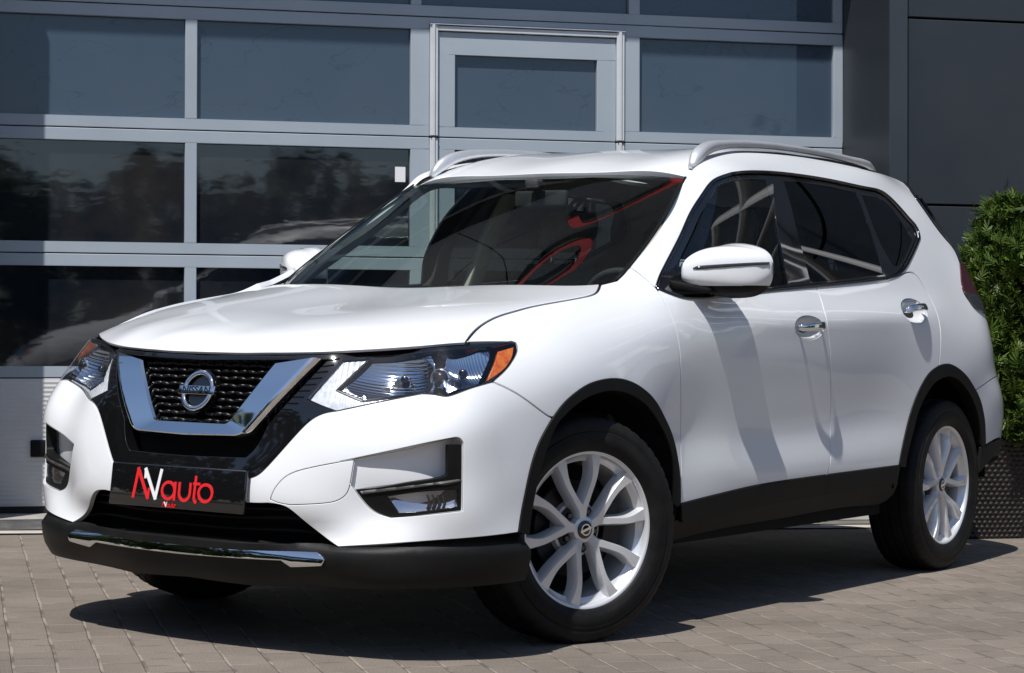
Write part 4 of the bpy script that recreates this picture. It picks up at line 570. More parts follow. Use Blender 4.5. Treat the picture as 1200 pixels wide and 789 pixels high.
# --- big panels
bump_l = lp('bumper', .010, 1); pocket = lp('fog_pocket', .008); tow = lp('tow_line', .008)
mirr = lambda P: np.asarray(P) * [-1, 1]
bumper = panel('front_bumper', 'side', bump_l, M['paint'], car, holes=[pocket, mirr(pocket), tow], h=.022, flange=.018)
panel('tow_cover', 'side', tow, M['paint'], bumper, h=.02, gap=.0015, flange=.008)
umax = pocket[:, 0].max(); umin = pocket[:, 0].min()
pd = lambda q: -.004 - .058 * np.clip((q[:, 0] - umin) / (umax - umin), 0, 1) ** .8
for mi in (False, True):
    pk = panel('fog_pocket', 'side', pocket, M['paint'], bumper, off=pd, h=.02, gap=0., flange=0, mirror=mi)
    pw_ = inset(pocket, -.0006); wl_ = walls('pocket_wall', 'side', pw_, -.0012, pd(pw_) - .001, M['paint'], pk, mirror=mi)
    lens = lp('fog_lens', .006)
    fb = panel('fog_lamp', 'side', lp('fog_bar', .006), M['plastic'], car, holes=[lens], off=-.010, h=.015, gap=0., flange=.035, mirror=mi)
    panel('lens', 'side', lens, M['glass_lamp'], fb, off=-.016, h=.02, gap=0, flange=.003, mirror=mi)
    lz, lu = lens[:, 1].mean(), lens[:, 0].mean()
    panel('reflector', 'side', lens, M['bowl'], fb, off=lambda q: -.030 - .020 * np.clip(1 - ((q[:, 0] - lu) / .10) ** 2, 0, 1) - .55 * (q[:, 1] - lz), h=.008, gap=0, flange=0, mirror=mi)
    le = lp('fog_ledge', .006); kz = np.polyfit(le[:, 0], le[:, 1], 1)
    panel('bezel_ledge', 'side', le, M['ledge'], fb, off=lambda q: -.005 - 1.0 * np.clip(q[:, 1] - np.polyval(kz, q[:, 0]) + .006, 0, .05), h=.008, gap=0, flange=.012, r=.002, mirror=mi)
    b = MB(); um = lens[:, 0].min() + .55 * np.ptp(lens[:, 0]); zc = lens[:, 1].mean() - .004
    for k in range(4):
        uu = um + k * .017; ring = [srf(side, np.array([[uu + .010 * math.cos(a), zc + .021 * math.sin(a)]]), -.03)[0][0] for a in np.linspace(-1.3, 1.3, 9)]
        b.tube(ring, .0035, 6)
    b.build('lamp_rings', M['gloss'], fb, smooth=True, mirror=mi)
HOODL = np.vstack([loop(OUT['hood'], .012)]); HOODL = HOODL[HOODL[:, 1] > .004]; HOODL = np.vstack([[HOODL[0, 0], 0.], HOODL, [OUT['hood'][3][-1][0], 0.]])
_h2 = HOODL[::-1] * [1, -1]; HOODL = np.vstack([HOODL, _h2[1:-1]])
hd = panel('hood', 'hood', HOODL, M['paint'], car, h=.03, gap=.0062, flange=.009, r=.0022)
for sy in (1, -1):
    c = np.vstack([smooth_curve(OUT['hood'][1], .02), smooth_curve(OUT['hood'][2], .02)[1:]]) * [1, sy]; p, n = srf(hood, c, -.0125); b = MB(); b.tube(p, .0075, 8, up=n); b.build('seam_shade', M['matte'], hd, smooth=True)  # black tube added along the seam for the shade in the gap
panel('hood_liner', 'hood', inset(HOODL, .01), M['matte'], hd, off=-.030, h=.08, flange=0)
roofl = loop(OUT['roof'], .015); _r2 = roofl[::-1] * [1, -1]; roofl = np.vstack([roofl, _r2[1:-1]])
rf = panel('roof', 'roof', roofl, M['paint'], car, h=.05, flange=.02, gap=0.)
panel('headliner', 'roof', inset(roofl, .03), M['beige'], rf, off=-.045, h=.1, flange=0)
scr = lp('screen', .015, 1)
ws = panel('windscreen', 'screen', scr, M['glass_screen'], car, h=.04, flange=.004, gap=.002)
band = inset(scr, .014); 
panel('screen_border', 'screen', scr, M['gloss'], ws, holes=[band], off=-.003, h=.03, gap=0, flange=0)
for sy in (1, -1):
    c = smooth_curve(OUT['screen'][1], .03) * [sy, 1]; b = MB(); p, n = srf(screen, c, .004); b.tube(p, .0045, 8, up=n, flat=.6); b.build('screen_moulding', M['plastic'], ws, smooth=True)
both(lambda mi: panel('fender', 'side', lp('fender'), M['paint'], car, h=.03, flange=.02, mirror=mi))
def pane_surface(key):
    P_ = loop(OUT[key], .03); g_ = np.vstack([P_] + [P_.mean(0) + (P_ - P_.mean(0)) * t for t in (.3, .65, .9)]); c_ = g_.mean(0); f_ = lambda q: np.stack([np.ones(len(q)), q[:, 0] - c_[0], q[:, 1] - c_[1], (q[:, 0] - c_[0]) ** 2, (q[:, 0] - c_[0]) * (q[:, 1] - c_[1]), (q[:, 1] - c_[1]) ** 2], 1)
    k_, *_ = np.linalg.lstsq(f_(g_), side(g_), rcond=None)
    def s_(q): q = np.asarray(q, float); sh_ = q.shape[:-1]; return (f_(q.reshape(-1, 2)) @ k_).reshape(sh_ + (3,))
    return s_
for k_ in ('glass_front', 'glass_rear', 'glass_quarter'): SURF[k_] = pane_surface(k_)
DLOL = loop(OUT['dlo_trim'], .012)
def door_set(mi):
    for nm, gl, hd_, cl in (('front_door', 'glass_front', 'handle_front', 'door_clad_front'), ('rear_door', 'glass_rear', 'handle_rear', 'door_clad_rear')):
        H = np.array(OUT[hd_]); c = H.mean(0); rx = .5 * abs(H[1, 0] - H[0, 0]) * .92; rz = .5 * abs(H[2, 1] - H[3, 1]); th = np.linspace(0, 2 * np.pi, 33)[:-1]
        cup = np.stack([c[0] + rx * np.cos(th), c[1] + rz * np.sin(th)], 1)
        d = panel(nm, 'side', lp(nm), M['paint'], car, holes=[cup], h=.026, flange=.016, mirror=mi)
        panel('handle_cup', 'side', inset(cup, -.001), M['paint'], d, off=lambda q: -.002 - .030 * np.clip(1 - ((q - c) ** 2 / np.array([rx * rx, rz * rz])).sum(1), 0, 1) ** .6, h=.010, gap=0, flange=0, mirror=mi)
        # bar handle across the cup
        b = MB(); rings = []
        for k in range(17):
            t = k / 16; uu = c[0] - .095 + .19 * t; zz = c[1] + .004 + .010 * (t - .5); lift = .030 * math.sin(math.pi * min(1, max(0, t)) ) ** .45 + .002
            e_ = min(1, (min(t, 1 - t) / .06)) ** .5; hh, ww = .015 * (.55 + .45 * e_) * (.9 + .2 * t), .010
            p_, n_ = srf(side, np.array([[uu, zz]]), lift); p_, n_ = p_[0], n_[0]; zax = np.array([0, 0, 1.]) - n_ * n_[2]; zax /= np.linalg.norm(zax)
            rings.append([p_ + zax * hh * math.copysign(abs(math.cos(a)) ** .7, math.cos(a)) + n_ * ww * math.copysign(abs(math.sin(a)) ** .7, math.sin(a)) for a in np.linspace(0, 2 * np.pi, 15)[:-1]])
        b.loft(rings); b.build('handle', M['chrome'], d, smooth=True, mirror=mi)
        panel('window_glass', gl, loop(OUT[gl], .012), M['glass_door'] if nm == 'front_door' else M['glass_dark'], d, off=-.008, h=.05, gap=-.002, flange=.003, mirror=mi)
        panel('door_cladding', 'side', lp(cl), M['plastic'], d, off=.007, h=.03, gap=.0015, flange=.015, r=.003, mirror=mi)
both(door_set)
both(lambda mi: panel('rear_quarter_body', 'side', lp('side_frame'), M['paint'], car, h=.03, flange=.02, mirror=mi))
def dlo(mi):
    gl = [loop(OUT[k], .012) for k in ('glass_front', 'glass_rear', 'glass_quarter')]
    t = panel('window_surround', 'side', DLOL, M['gloss'], car, holes=gl, off=-.006, h=.03, gap=.001, flange=.01, mirror=mi)
    panel('quarter_glass', 'glass_quarter', gl[2], M['glass_dark'], t, off=-.008, h=.05, gap=-.002, flange=.003, mirror=mi)
    b = MB()
    for i, c in enumerate(OUT['dlo_trim']):
        c2 = smooth_curve(c, .02); p, n = srf(side, c2, .002); b.tube(p, .0075 if i == 0 else .006, 8, up=n, flat=.6)
    b.build('window_trim', M['dchrome'], t, smooth=True, mirror=mi)
both(dlo)
both(lambda mi: panel('arch_cladding', 'side', lp('farch'), M['plastic'], car, off=.006, h=.03, gap=.0008, flange=.05, r=.004, mirror=mi))
both(lambda mi: panel('arch_cladding', 'side', lp('rarch'), M['plastic'], car, off=.006, h=.03, gap=.0008, flange=.05, r=.004, mirror=mi))
both(lambda mi: panel('rocker_cladding', 'side', lp('rocker'), M['plastic'], car, off=lambda q: -.010 - .55 * np.clip(.40 - q[:, 1], 0, 1) ** 1.2, h=.03, gap=.001, flange=.06, r=.004, mirror=mi))
both(lambda mi: panel('rear_bumper', 'side', lp('rear_bumper'), M['paint'], car, h=.04, flange=.02, mirror=mi))
both(lambda mi: panel('rear_cladding', 'side', lp('rear_clad'), M['plastic'], car, off=.004, h=.04, flange=.02, mirror=mi))
both(lambda mi: panel('tail_lamp', 'side', lp('tail_lamp'), M['redlens'], car, off=.006, h=.03, gap=.001, flange=.02, r=.004, mirror=mi))
both(lambda mi: panel('lamp_base', 'side', lp('tail_foot'), M['smoke'], [c for c in car.children if c.name.startswith('tail_lamp')][int(mi)], off=.0085, h=.02, gap=.001, flange=.006, r=.002, mirror=mi))
both(lambda mi: panel('tailgate', 'side', loop([[(5.16, .80), (5.13, 1.0), (5.14, 1.08)], [(5.14, 1.08), (5.26, 1.13)], [(5.26, 1.13), (5.986, 1.13)], [(5.986, 1.13), (5.986, .80)], [(5.986, .80), (5.16, .80)]], .02), M['paint'], car, h=.05, gap=.001, flange=.02, mirror=mi))
both(lambda mi: panel('rear_window', 'side', loop([[(5.26, 1.132), (5.16, 1.22), (4.98, 1.277)], [(4.98, 1.277), (4.86, 1.45), (4.80, 1.60)], [(4.80, 1.60), (5.986, 1.62)], [(5.986, 1.62), (5.986, 1.132)], [(5.986, 1.132), (5.26, 1.132)]], .02), M['gloss'], car, off=-.002, h=.05, gap=.001, flange=.01, mirror=mi))
def rear_edges(mi):
    c = [p for p in OUT['side_frame'][2]]; p, n = srf(side, smooth_curve(c, .02) + [.012, 0], -.004); b = MB(); b.tube(p, .016, 8, up=n, flat=.7); b.build('rear_pillar_trim', M['gloss'], car, smooth=True, mirror=mi)
both(rear_edges)
# --- front: surround, grille, chrome V, badge
gopen = lp('grille_open', .008, 1)
sur = panel('grille_surround', 'side', lp('surround', .008, 1), M['gloss'], car, holes=[gopen], off=-.003, h=.025, gap=.0015, flange=.066, r=.003)
gb = MB(); zs = np.linspace(.690, .862, 9); vi = OUT['v_inner']; vo = OUT['v_outer']
def half_at(z):  # half width of the grille opening at height z
    P = lp('grille_open', .008); P = P[P[:, 0] > .05]; m_ = np.abs(P[:, 1] - z) < .012; return P[m_][:, 0].max() if m_.any() else .2
for j, z in enumerate(zs):
    hw = half_at(z) + .01; uu = np.arange(-hw, hw + .004, .006); ph = 0 if j % 2 else math.pi
    qq = np.stack([uu, z + .0020 * np.sin(uu * 2 * math.pi / .072 + ph)], 1); p, n = srf(side, qq, -.042 + .004 * np.cos(uu * 2 * math.pi / .036)); gb.tube(p, .0066, 6, up=n, flat=1.8)
gm = gb.build('grille_mesh', M['slat'], car, smooth=True)
panel('grille_back', 'side', inset(gopen, -.015), M['matte'], gm, off=-.065, h=.03, gap=0, flange=0)
def vpath(k):
    a, b_ = OUT[k]; a = np.array(a, float); b_ = np.array(b_, float)   # a: tip -> corner, b: corner -> centre
    r_ = .035 if k == 'v_outer' else .014
    d1 = a[0] - a[-1]; d1 /= np.linalg.norm(d1); d2 = b_[-1] - b_[0]; d2 /= np.linalg.norm(d2); c = a[-1]
    s0, s1 = c + d1 * r_, c + d2 * r_
    arm = a[0] + (s0 - a[0]) * np.linspace(0, 1, 22)[:, None]; t = np.linspace(0, 1, 9)[1:-1, None]; cor = (1 - t) ** 2 * s0 + 2 * t * (1 - t) * c + t * t * s1
    bot = s1 + (np.array([0, b_[-1][1]]) - s1) * np.linspace(0, 1, 12)[:, None]
    h_ = np.vstack([arm, cor, bot]); return np.vstack([h_, (h_[::-1] * [-1, 1])[1:]])
A, Bq = vpath('v_inner'), vpath('v_outer'); prof = [(0, -.030), (.0, -.006), (.05, .002), (.78, .0155), (.84, .0165), (.90, .0150), (.985, .004), (1.0, .000), (1.0, -.03)]
rings = []
for a, c in zip(A, Bq):
    rings.append([srf(side, np.array([a + (c - a) * t]), o)[0][0] for t, o in prof])
v = MB(); v.loft(rings, True, True); vchrome = v.build('grille_chrome', M['chrome'], car, angle=28)
for mi in (False, True):
    L = lp('vent_strip', .01); st_o = panel('vent_strip', 'side', L, M['matte'], car, off=-.012, h=.03, gap=0, flange=.02, mirror=mi)
    b = MB(); P = np.array(OUT['vent_strip'][0] + OUT['vent_strip'][2][::-1][::-1]); tl, tr = np.array(OUT['vent_strip'][0][0]), np.array(OUT['vent_strip'][0][1]); br_, bl = np.array(OUT['vent_strip'][2][0]), np.array(OUT['vent_strip'][2][1])
    for k in range(11):
        t0, t1 = (k + .12) / 11, (k + .72) / 11
        qd = [tl + (bl - tl) * t0, tr + (br_ - tr) * t0, tr + (br_ - tr) * t1, tl + (bl - tl) * t1]
        p0, _ = srf(side, np.array(qd), -.012); p1, _ = srf(side, np.array(qd), np.array([[.000], [.000], [-.008], [-.008]]))
        b.add(np.vstack([p0, p1]), [(4, 5, 6, 7), (0, 1, 5, 4), (1, 2, 6, 5), (2, 3, 7, 6), (3, 0, 4, 7)])
    b.build('vent_fins', M['plastic'], st_o, mirror=mi)
# badge: ring, bar and lettering, at the centre line
bz = 0.770; bx = float(srf(side, np.array([[0, bz]]), .0)[0][0][0]) - .012; tilt = math.radians(19)
BMx = Matrix.Translation((bx, 0, bz)) @ Matrix.Rotation(-tilt, 4, 'Y')
def bpt(a, c, h): return np.array(BMx @ Vector((h, a, c)))
b = MB(); th = np.linspace(0, 2 * np.pi, 49); b.stroke(np.stack([.055 * np.cos(th), .057 * np.sin(th)], 1), .016, bpt, .0, .010); bevel(b.build('badge', M['chrome'], car), .0048, 3); badge = car.children[-1]
badge = [c for c in car.children if c.name.startswith('badge')][0]
b = MB(); b.stroke(np.stack([np.linspace(-.073, .073, 9), 0 * np.linspace(0, 1, 9)], 1), .028, bpt, -.002, .012); bevel(b.build('badge_bar', M['chrome'], badge), .003, 2)
b = MB(); b.loft([[bpt(.066 * math.cos(a), .068 * math.sin(a), -.025) for a in th[:-1]], [bpt(.066 * math.cos(a), .068 * math.sin(a), -.004) for a in th[:-1]]]); b.build('badge_backing', M['gloss'], badge)
def text_mesh(txt, size, fn, t0, t1, name, m, parent, bold=0.):
    cu = bpy.data.curves.new(name, 'FONT'); cu.body = txt; cu.size = size; cu.align_x = 'CENTER'; cu.align_y = 'CENTER'; cu.extrude = .5; cu.offset = bold
    to = bpy.data.objects.new(name + '_tmp', cu); COL.objects.link(to); dg = bpy.context.evaluated_depsgraph_get(); me0 = to.evaluated_get(dg).to_mesh()
    V = [fn(v.co.x, v.co.y, t0 + (v.co.z + .5) * (t1 - t0)) for v in me0.vertices]; Fc = [tuple(p.vertices) for p in me0.polygons]
    bpy.data.objects.remove(to); bpy.data.curves.remove(cu)
    mb = MB(); mb.add(V, Fc); return mb.build(name, m, parent)
text_mesh('NISSAN', .0285, lambda a, c, h: bpt(-a * -1 * 1.18, c, h), .0118, .0128, 'badge_lettering', M['gloss'], badge, .0006)
# --- number plate with show lettering
P0, P1 = np.array((.974, 0, .419)), np.array((.959, 0, .547)); pu = (P1 - P0) / np.linalg.norm(P1 - P0); pn = np.array((pu[2], 0, -pu[0])); PH = np.linalg.norm(P1 - P0); PW = .545
def ppt(a, c, h): return P0 + np.array((0, 1., 0)) * ((a - .5) * PW) + pu * ((1 - c) * PH) + pn * h
b = MB(); b.loft([[ppt(0, 0, -.014), ppt(1, 0, -.014), ppt(1, 1, -.014), ppt(0, 1, -.014)], [ppt(0, 0, 0), ppt(1, 0, 0), ppt(1, 1, 0), ppt(0, 1, 0)]])
plate = bevel(b.build('number_plate', M['gloss'], car), .005, 3)
b = MB(); b.box((-.02, -.2, -.05), (.02, .2, .05), Matrix.Translation(P0 + pu * PH / 2 - pn * .045)); b.build('plate_bracket', M['plastic'], plate)
asp = PW / PH
hgt = [0.]
def logo(x0, y0, sc, nm):
    f = lambda a, c, h: ppt(x0 + a * sc, y0 + c * sc, h)
    # strokes in plate fractions (a right, c down); widths are scaled through the vertical axis
    def pl(pts, wd, mb):
        fn = lambda a, c, h: f(a / asp, c, h); hgt[0] += .00012; mb.stroke(np.array(pts) * [asp, 1], wd, fn, 0., .0010 + hgt[0])
    def seg(p, q_, n=6): return [tuple(np.array(p) + (np.array(q_) - np.array(p)) * t) for t in np.linspace(0, 1, n)]
    W = .085; L4 = [MB() for _ in range(6)]; r_ = L4[0]; w_ = L4[1]
    def arc(cx, cy, rx, ry, a0, a1, n=22): return [(cx + rx * math.cos(t), cy + ry * math.sin(t)) for t in np.linspace(math.radians(a0), math.radians(a1), n)]
    pl(seg((.186, .815), (.212, .10)), W, r_); pl(seg((.206, .10), (.300, .815)), W, r_); pl(seg((.300, .815), (.303, .56)), W * .8, r_)
    pl(seg((.268, .34), (.266, .10)), W * .8, w_); pl(seg((.262, .10), (.358, .815)), W, w_); pl(seg((.354, .815), (.386, .10)), W, w_)
    ww = .072
    pl(arc(.448, .585, .046, .195, 0, 360, 33), ww, L4[2]); pl(seg((.497, .37), (.497, .81)), ww, L4[2])
    pl(seg((.529, .37), (.529, .62)) + arc(.569, .62, .040, .17, 180, 0, 16)[1:] + seg((.609, .62), (.609, .37))[1:], ww, L4[3])
    pl(seg((.645, .20), (.641, .68)) + [(.644, .76), (.652, .80), (.664, .815)], ww, L4[4]); pl(seg((.628, .385), (.680, .385)), ww * .9, L4[4])
    pl(arc(.722, .585, .049, .195, 0, 360, 33), ww, L4[5])
    for k, mb in enumerate(L4): mb.build(nm, M['white'] if k == 1 else M['red'], plate)
logo(0, 0, 1, 'plate_letter'); logo(.385, .835, .165, 'small_letter')
# --- headlamps
def headlamp(mi):
    L = lp('lamp', .008)
    hl = panel('headlamp', 'side', L, M['lampbody'], car, off=lambda q: -.055 + .006 * np.sin(q[:, 0] * 70) * np.sin(q[:, 1] * 110), h=.012, gap=.003, flange=0, mirror=mi)
    walls('lamp_rim', 'side', inset(L, .002), -.003, -.058, M['gloss'], hl, mirror=mi)
    panel('lens', 'side', L, M['glass_lamp'], hl, off=.002, h=.02, gap=.001, flange=.006, r=.003, mirror=mi)
    panel('light_guide', 'side', lp('drl', .006), M['drl'], hl, off=lambda q: -.012 + .0006 * np.sin(q[:, 0] * 330), h=.007, gap=.004, flange=.02, r=.003, mirror=mi)
    panel('amber_reflector', 'side', lp('amber', .006), M['amber'], hl, off=-.010, h=.012, gap=.002, flange=.012, r=.002, mirror=mi)
    la = np.array(OUT['lamp_marks'])
    for k, nm in enumerate(('bowl_a', 'bowl_b')):   # faceted reflector bowls with a bulb cap each
        P_ = lp(nm, .006); c = P_.mean(0); hx, hz_ = np.ptp(P_[:, 0]) / 2, np.ptp(P_[:, 1]) / 2; fz = .0022 if k == 0 else .0012
        panel('reflector_bowl', 'side', P_, M['bowl'], hl, off=lambda q: -.016 - .040 * np.clip(1 - ((q[:, 0] - c[0]) / hx) ** 2 * .9 - ((q[:, 1] - c[1]) / hz_) ** 2 * .9, 0, 1) + (.0007 * np.sin(q[:, 1] * 700) if k == 0 else .0007 * np.sin(q[:, 0] * 620)), h=.003, gap=.001, flange=.02, r=.001, mirror=mi)
        cc, n = srf(side, la[k][None], -.030); cc = cc[0]; n = np.array((.93, .3, .05)); n /= np.linalg.norm(n); a1 = np.cross((0, 0, 1.), n); a1 /= np.linalg.norm(a1); a2 = np.cross(n, a1)
        b = MB(); b.lathe([(0, .0), (.009, .001), (.012, -.006), (.011, -.02)], 20); b.V = [tuple(cc + a1 * x + n * y + a2 * z) for x, y, z in b.V]; b.build('bulb_cap', M['dchrome'], hl, smooth=True, mirror=mi)
    cc, n = srf(side, la[2][None], -.03); cc = cc[0]; n = np.array((.93, .3, .02)); n /= np.linalg.norm(n); a1 = np.cross((0, 0, 1.), n); a1 /= np.linalg.norm(a1); a2 = np.cross(n, a1)
    b = MB(); b.lathe([(0, .016), (.010, .0145), (.018, .009), (.023, 0), (.024, -.01)], 28); b.V = [tuple(cc + a1 * x + n * y + a2 * z) for x, y, z in b.V]; b.build('projector_lens', M['gloss'], hl, smooth=True, mirror=mi)
    b = MB(); b.lathe([(.024, -.012), (.025, .004), (.028, .006), (.030, -.012)], 28); b.V = [tuple(cc + a1 * x + n * y + a2 * z) for x, y, z in b.V]; b.build('projector_ring', M['chrome'], hl, smooth=True, mirror=mi)
    b = MB()   # dark divider between the guide and the bowls
    D_ = np.array(OUT['drl'][1] + OUT['drl'][2][1:] + OUT['drl'][3][1:3]); p, n = srf(side, D_, -.016); b.tube(p, .005, 6, up=n, flat=1.6); b.build('lamp_divider', M['gloss'], hl, mirror=mi)
both(headlamp)
# --- lower lip, skid strip, lower grille
skid = lp('lip_skid', .008, 1)
lip = panel('bumper_lip', 'side', lp('lip', .010, 1), M['lip'], car, off=lambda q: .014 - 1.1 * np.clip(.24 - q[:, 1], 0, 1) ** 1.3 - 1.0 * np.clip(q[:, 1] - .322, 0, .06) * np.clip((np.abs(q[:, 0]) - .42) / .1, 0, 1), h=.025, gap=.001, flange=.05, r=.006)
panel('skid_strip', 'side', skid, M['chrome'], lip, off=lambda q: .011 + .46 * np.clip(.318 - q[:, 1], -.03, .045), h=.02, gap=0, flange=.012, r=.003)
lg = loop([[(0, .49), (.50, .49)], [(.50, .49), (.78, .40)], [(.78, .40), (.78, .27)], [(.78, .27), (0, .27)]], .02, 1)
lgo = panel('lower_grille', 'side', lg, M['matte'], car, off=-.085, h=.04, flange=0)
b = MB()
for z in (.335, .365, .395, .425, .455):
    uu = np.linspace(-.54, .54, 40); p, n = srf(side, np.stack([uu, 0 * uu + z], 1), -.045); b.tube(p, .007, 6, up=n, flat=2.2)
b.build('grille_bars', M['plastic'], lgo, smooth=True)
# --- roof rails
def rail(mi):
    pts = np.array(RAIL); t = np.r_[0, np.cumsum(np.linalg.norm(np.diff(pts, axis=0), axis=1))]; sp = Spline1(t, pts); tt = np.linspace(0, t[-1], 60); p = sp(tt)
    wd = np.interp(tt / t[-1], [0, .04, .1, .2, .5, .85, .95, 1], [.016, .034, .031, .021, .018, .021, .028, .014])
    b = MB(); rings = []
    for i, c in enumerate(p):
        T = p[min(i + 1, 59)] - p[max(i - 1, 0)]; T /= np.linalg.norm(T); a = np.cross(T, (0, .25, 1)); a /= np.linalg.norm(a); u2 = np.cross(a, T)
        rings.append([c + a * wd[i] * .75 * math.copysign(abs(math.cos(x)) ** .75, math.cos(x)) + u2 * wd[i] * .72 * math.copysign(abs(math.sin(x)) ** .75, math.sin(x)) for x in np.linspace(0, 2 * np.pi, 17)[:-1]])
    b.loft(rings); ro = b.build('roof_rail', M['rail'], car, smooth=True, mirror=mi)
    b = MB()
    for c, lo in ((p[2], -.012), (p[-3], -.012)): b.box((c[0] - .10 if c[0] > -2 else c[0] - .03, c[1] - .016, c[2] - .035), (c[0] + .012 if c[0] > -2 else c[0] + .12, c[1] + .016, c[2] + lo))
    bevel(b.build('rail_foot', M['plastic'], ro, mirror=mi), .006, 2)
    x = np.linspace(-1.04, -2.95, 40); y = np.interp(-x, [1.04, 1.16, 1.4, 1.8, 2.3, 2.8, 3.0], [.606, .591, .583, .577, .571, .55, .53]); q_ = roof(np.stack([x, y - .002], 1)); b = MB(); b.tube(q_ + [0, 0, .001], .009, 8, flat=.6)
    b.build('roof_moulding', M['plastic'], ro, smooth=True, mirror=mi)
both(rail)
# --- door mirrors
def door_mirror(mi):
    ys = np.array([.825, .835, .855, .885, .925, .965, 1.005, 1.035, 1.057, 1.070])
    top = np.array([1.200, 1.222, 1.243, 1.260, 1.268, 1.268, 1.262, 1.252, 1.236, 1.212]); bot = np.array([1.138, 1.124, 1.113, 1.105, 1.100, 1.099, 1.103, 1.115, 1.140, 1.170])
    fx = np.array([-.605, -.580, -.567, -.572, -.597, -.632, -.672, -.708, -.742, -.772]); rx_ = np.array([-.74, -.755, -.77, -.785, -.795, -.80, -.803, -.803, -.80, -.792])
    n = 28; rings = []
    for k in range(len(ys)):
        zc, hz = (top[k] + bot[k]) / 2, (top[k] - bot[k]) / 2; r = []
        for a in np.linspace(0, 2 * np.pi, n + 1)[:-1]:
            c, s = math.cos(a), math.sin(a); z = zc + hz * math.copysign(abs(s) ** .62, s)
            x = rx_[k] + (fx[k] - rx_[k]) * max(0., c) ** .62 if c > 0 else rx_[k]
            r.append(np.array((x, ys[k], z)))
        rings.append(r)
    def sub(rs, i0, i1):  # angular part of the shell
        return [[r[j % n] for j in range(i0, i1 + 1)] for r in rs]
    def cut(z0, fn):  # split by height near the bottom
        pass
    b = MB(); b.loft(rings); whole = b
    def part(keep_up, nm, m, par):
        o_ = mesh(nm, whole.V, whole.F, m, par, smooth=True); bm = bmesh.new(); bm.from_mesh(o_.data); bmesh.ops.remove_doubles(bm, verts=bm.verts, dist=1e-5); bmesh.ops.recalc_face_normals(bm, faces=bm.faces)
        bmesh.ops.subdivide_edges(bm, edges=bm.edges, cuts=2, smooth=.6, use_grid_fill=True)
        dz = -.001 if keep_up else .0
        bmesh.ops.bisect_plane(bm, geom=bm.verts[:] + bm.edges[:] + bm.faces[:], plane_co=(0, .95, 1.130 + dz), plane_no=(0, -.03, 1), clear_inner=keep_up, clear_outer=not keep_up)
        if not keep_up:
            for v_ in bm.verts: v_.co.x = -.69 + (v_.co.x + .69) * .975
        if mi:
            for v_ in bm.verts: v_.co.y *= -1
            bmesh.ops.reverse_faces(bm, faces=bm.faces)
        bm.to_mesh(o_.data); bm.free(); o_.data.polygons.foreach_set('use_smooth', [True] * len(o_.data.polygons)); o_.data.set_sharp_from_angle(angle=math.radians(50)); return o_
    mr = part(True, 'door_mirror', M['paint'], car); part(False, 'mirror_base', M['plastic'], mr)
    b = MB(); b.box((-.812, .885, 1.125), (-.799, 1.04, 1.235)); bevel(b.build('mirror_glass', M['chrome'], mr, mirror=mi), .004, 2)
    # turn-signal strip on the leading face
    b = MB(); up_, lo_ = [], []
    for y, hz in zip(np.linspace(.885, 1.066, 16), np.r_[.0012, np.linspace(.0065, .0045, 15)]):
        fxx = np.interp(y, ys, fx) ; zc = 1.186 + .022 * (y - .885) / .18; 
        def xs(z):
            k_t, k_b, r_x = np.interp(y, ys, top), np.interp(y, ys, bot), np.interp(y, ys, rx_); s_ = abs((z - (k_t + k_b) / 2) / ((k_t - k_b) / 2)); sa = min(1, s_) ** (1 / .62); c_ = math.sqrt(max(0, 1 - sa * sa)); return r_x + (fxx - r_x) * c_ ** .62
        up_.append((xs(zc + hz) + .0015, y + (.003 if y > 1.05 else 0), zc + hz)); lo_.append((xs(zc - hz) + .0015, y + (.003 if y > 1.05 else 0), zc - hz))
    V_ = up_ + lo_; k = len(up_); b.add(V_, [(i, i + 1, i + 1 + k, i + k) for i in range(k - 1)]); so = mesh('signal_strip', b.V, b.F, M['smoke'], mr, smooth=True, mirror=mi); sd = so.modifiers.new('thick', 'SOLIDIFY'); sd.thickness = .004; sd.offset = 0
    b = MB(); b.loft([[(-.55, .79, 1.115), (-.55, .79, 1.150), (-.70, .79, 1.155), (-.70, .79, 1.115)], [(-.575, .865, 1.108), (-.575, .865, 1.136), (-.72, .865, 1.14), (-.72, .865, 1.108)], [(-.61, .93, 1.102), (-.61, .93, 1.122), (-.74, .93, 1.124), (-.74, .93, 1.102)]])
    bevel(b.build('mirror_arm', M['plastic'], mr, mirror=mi), .008, 2)
both(door_mirror)
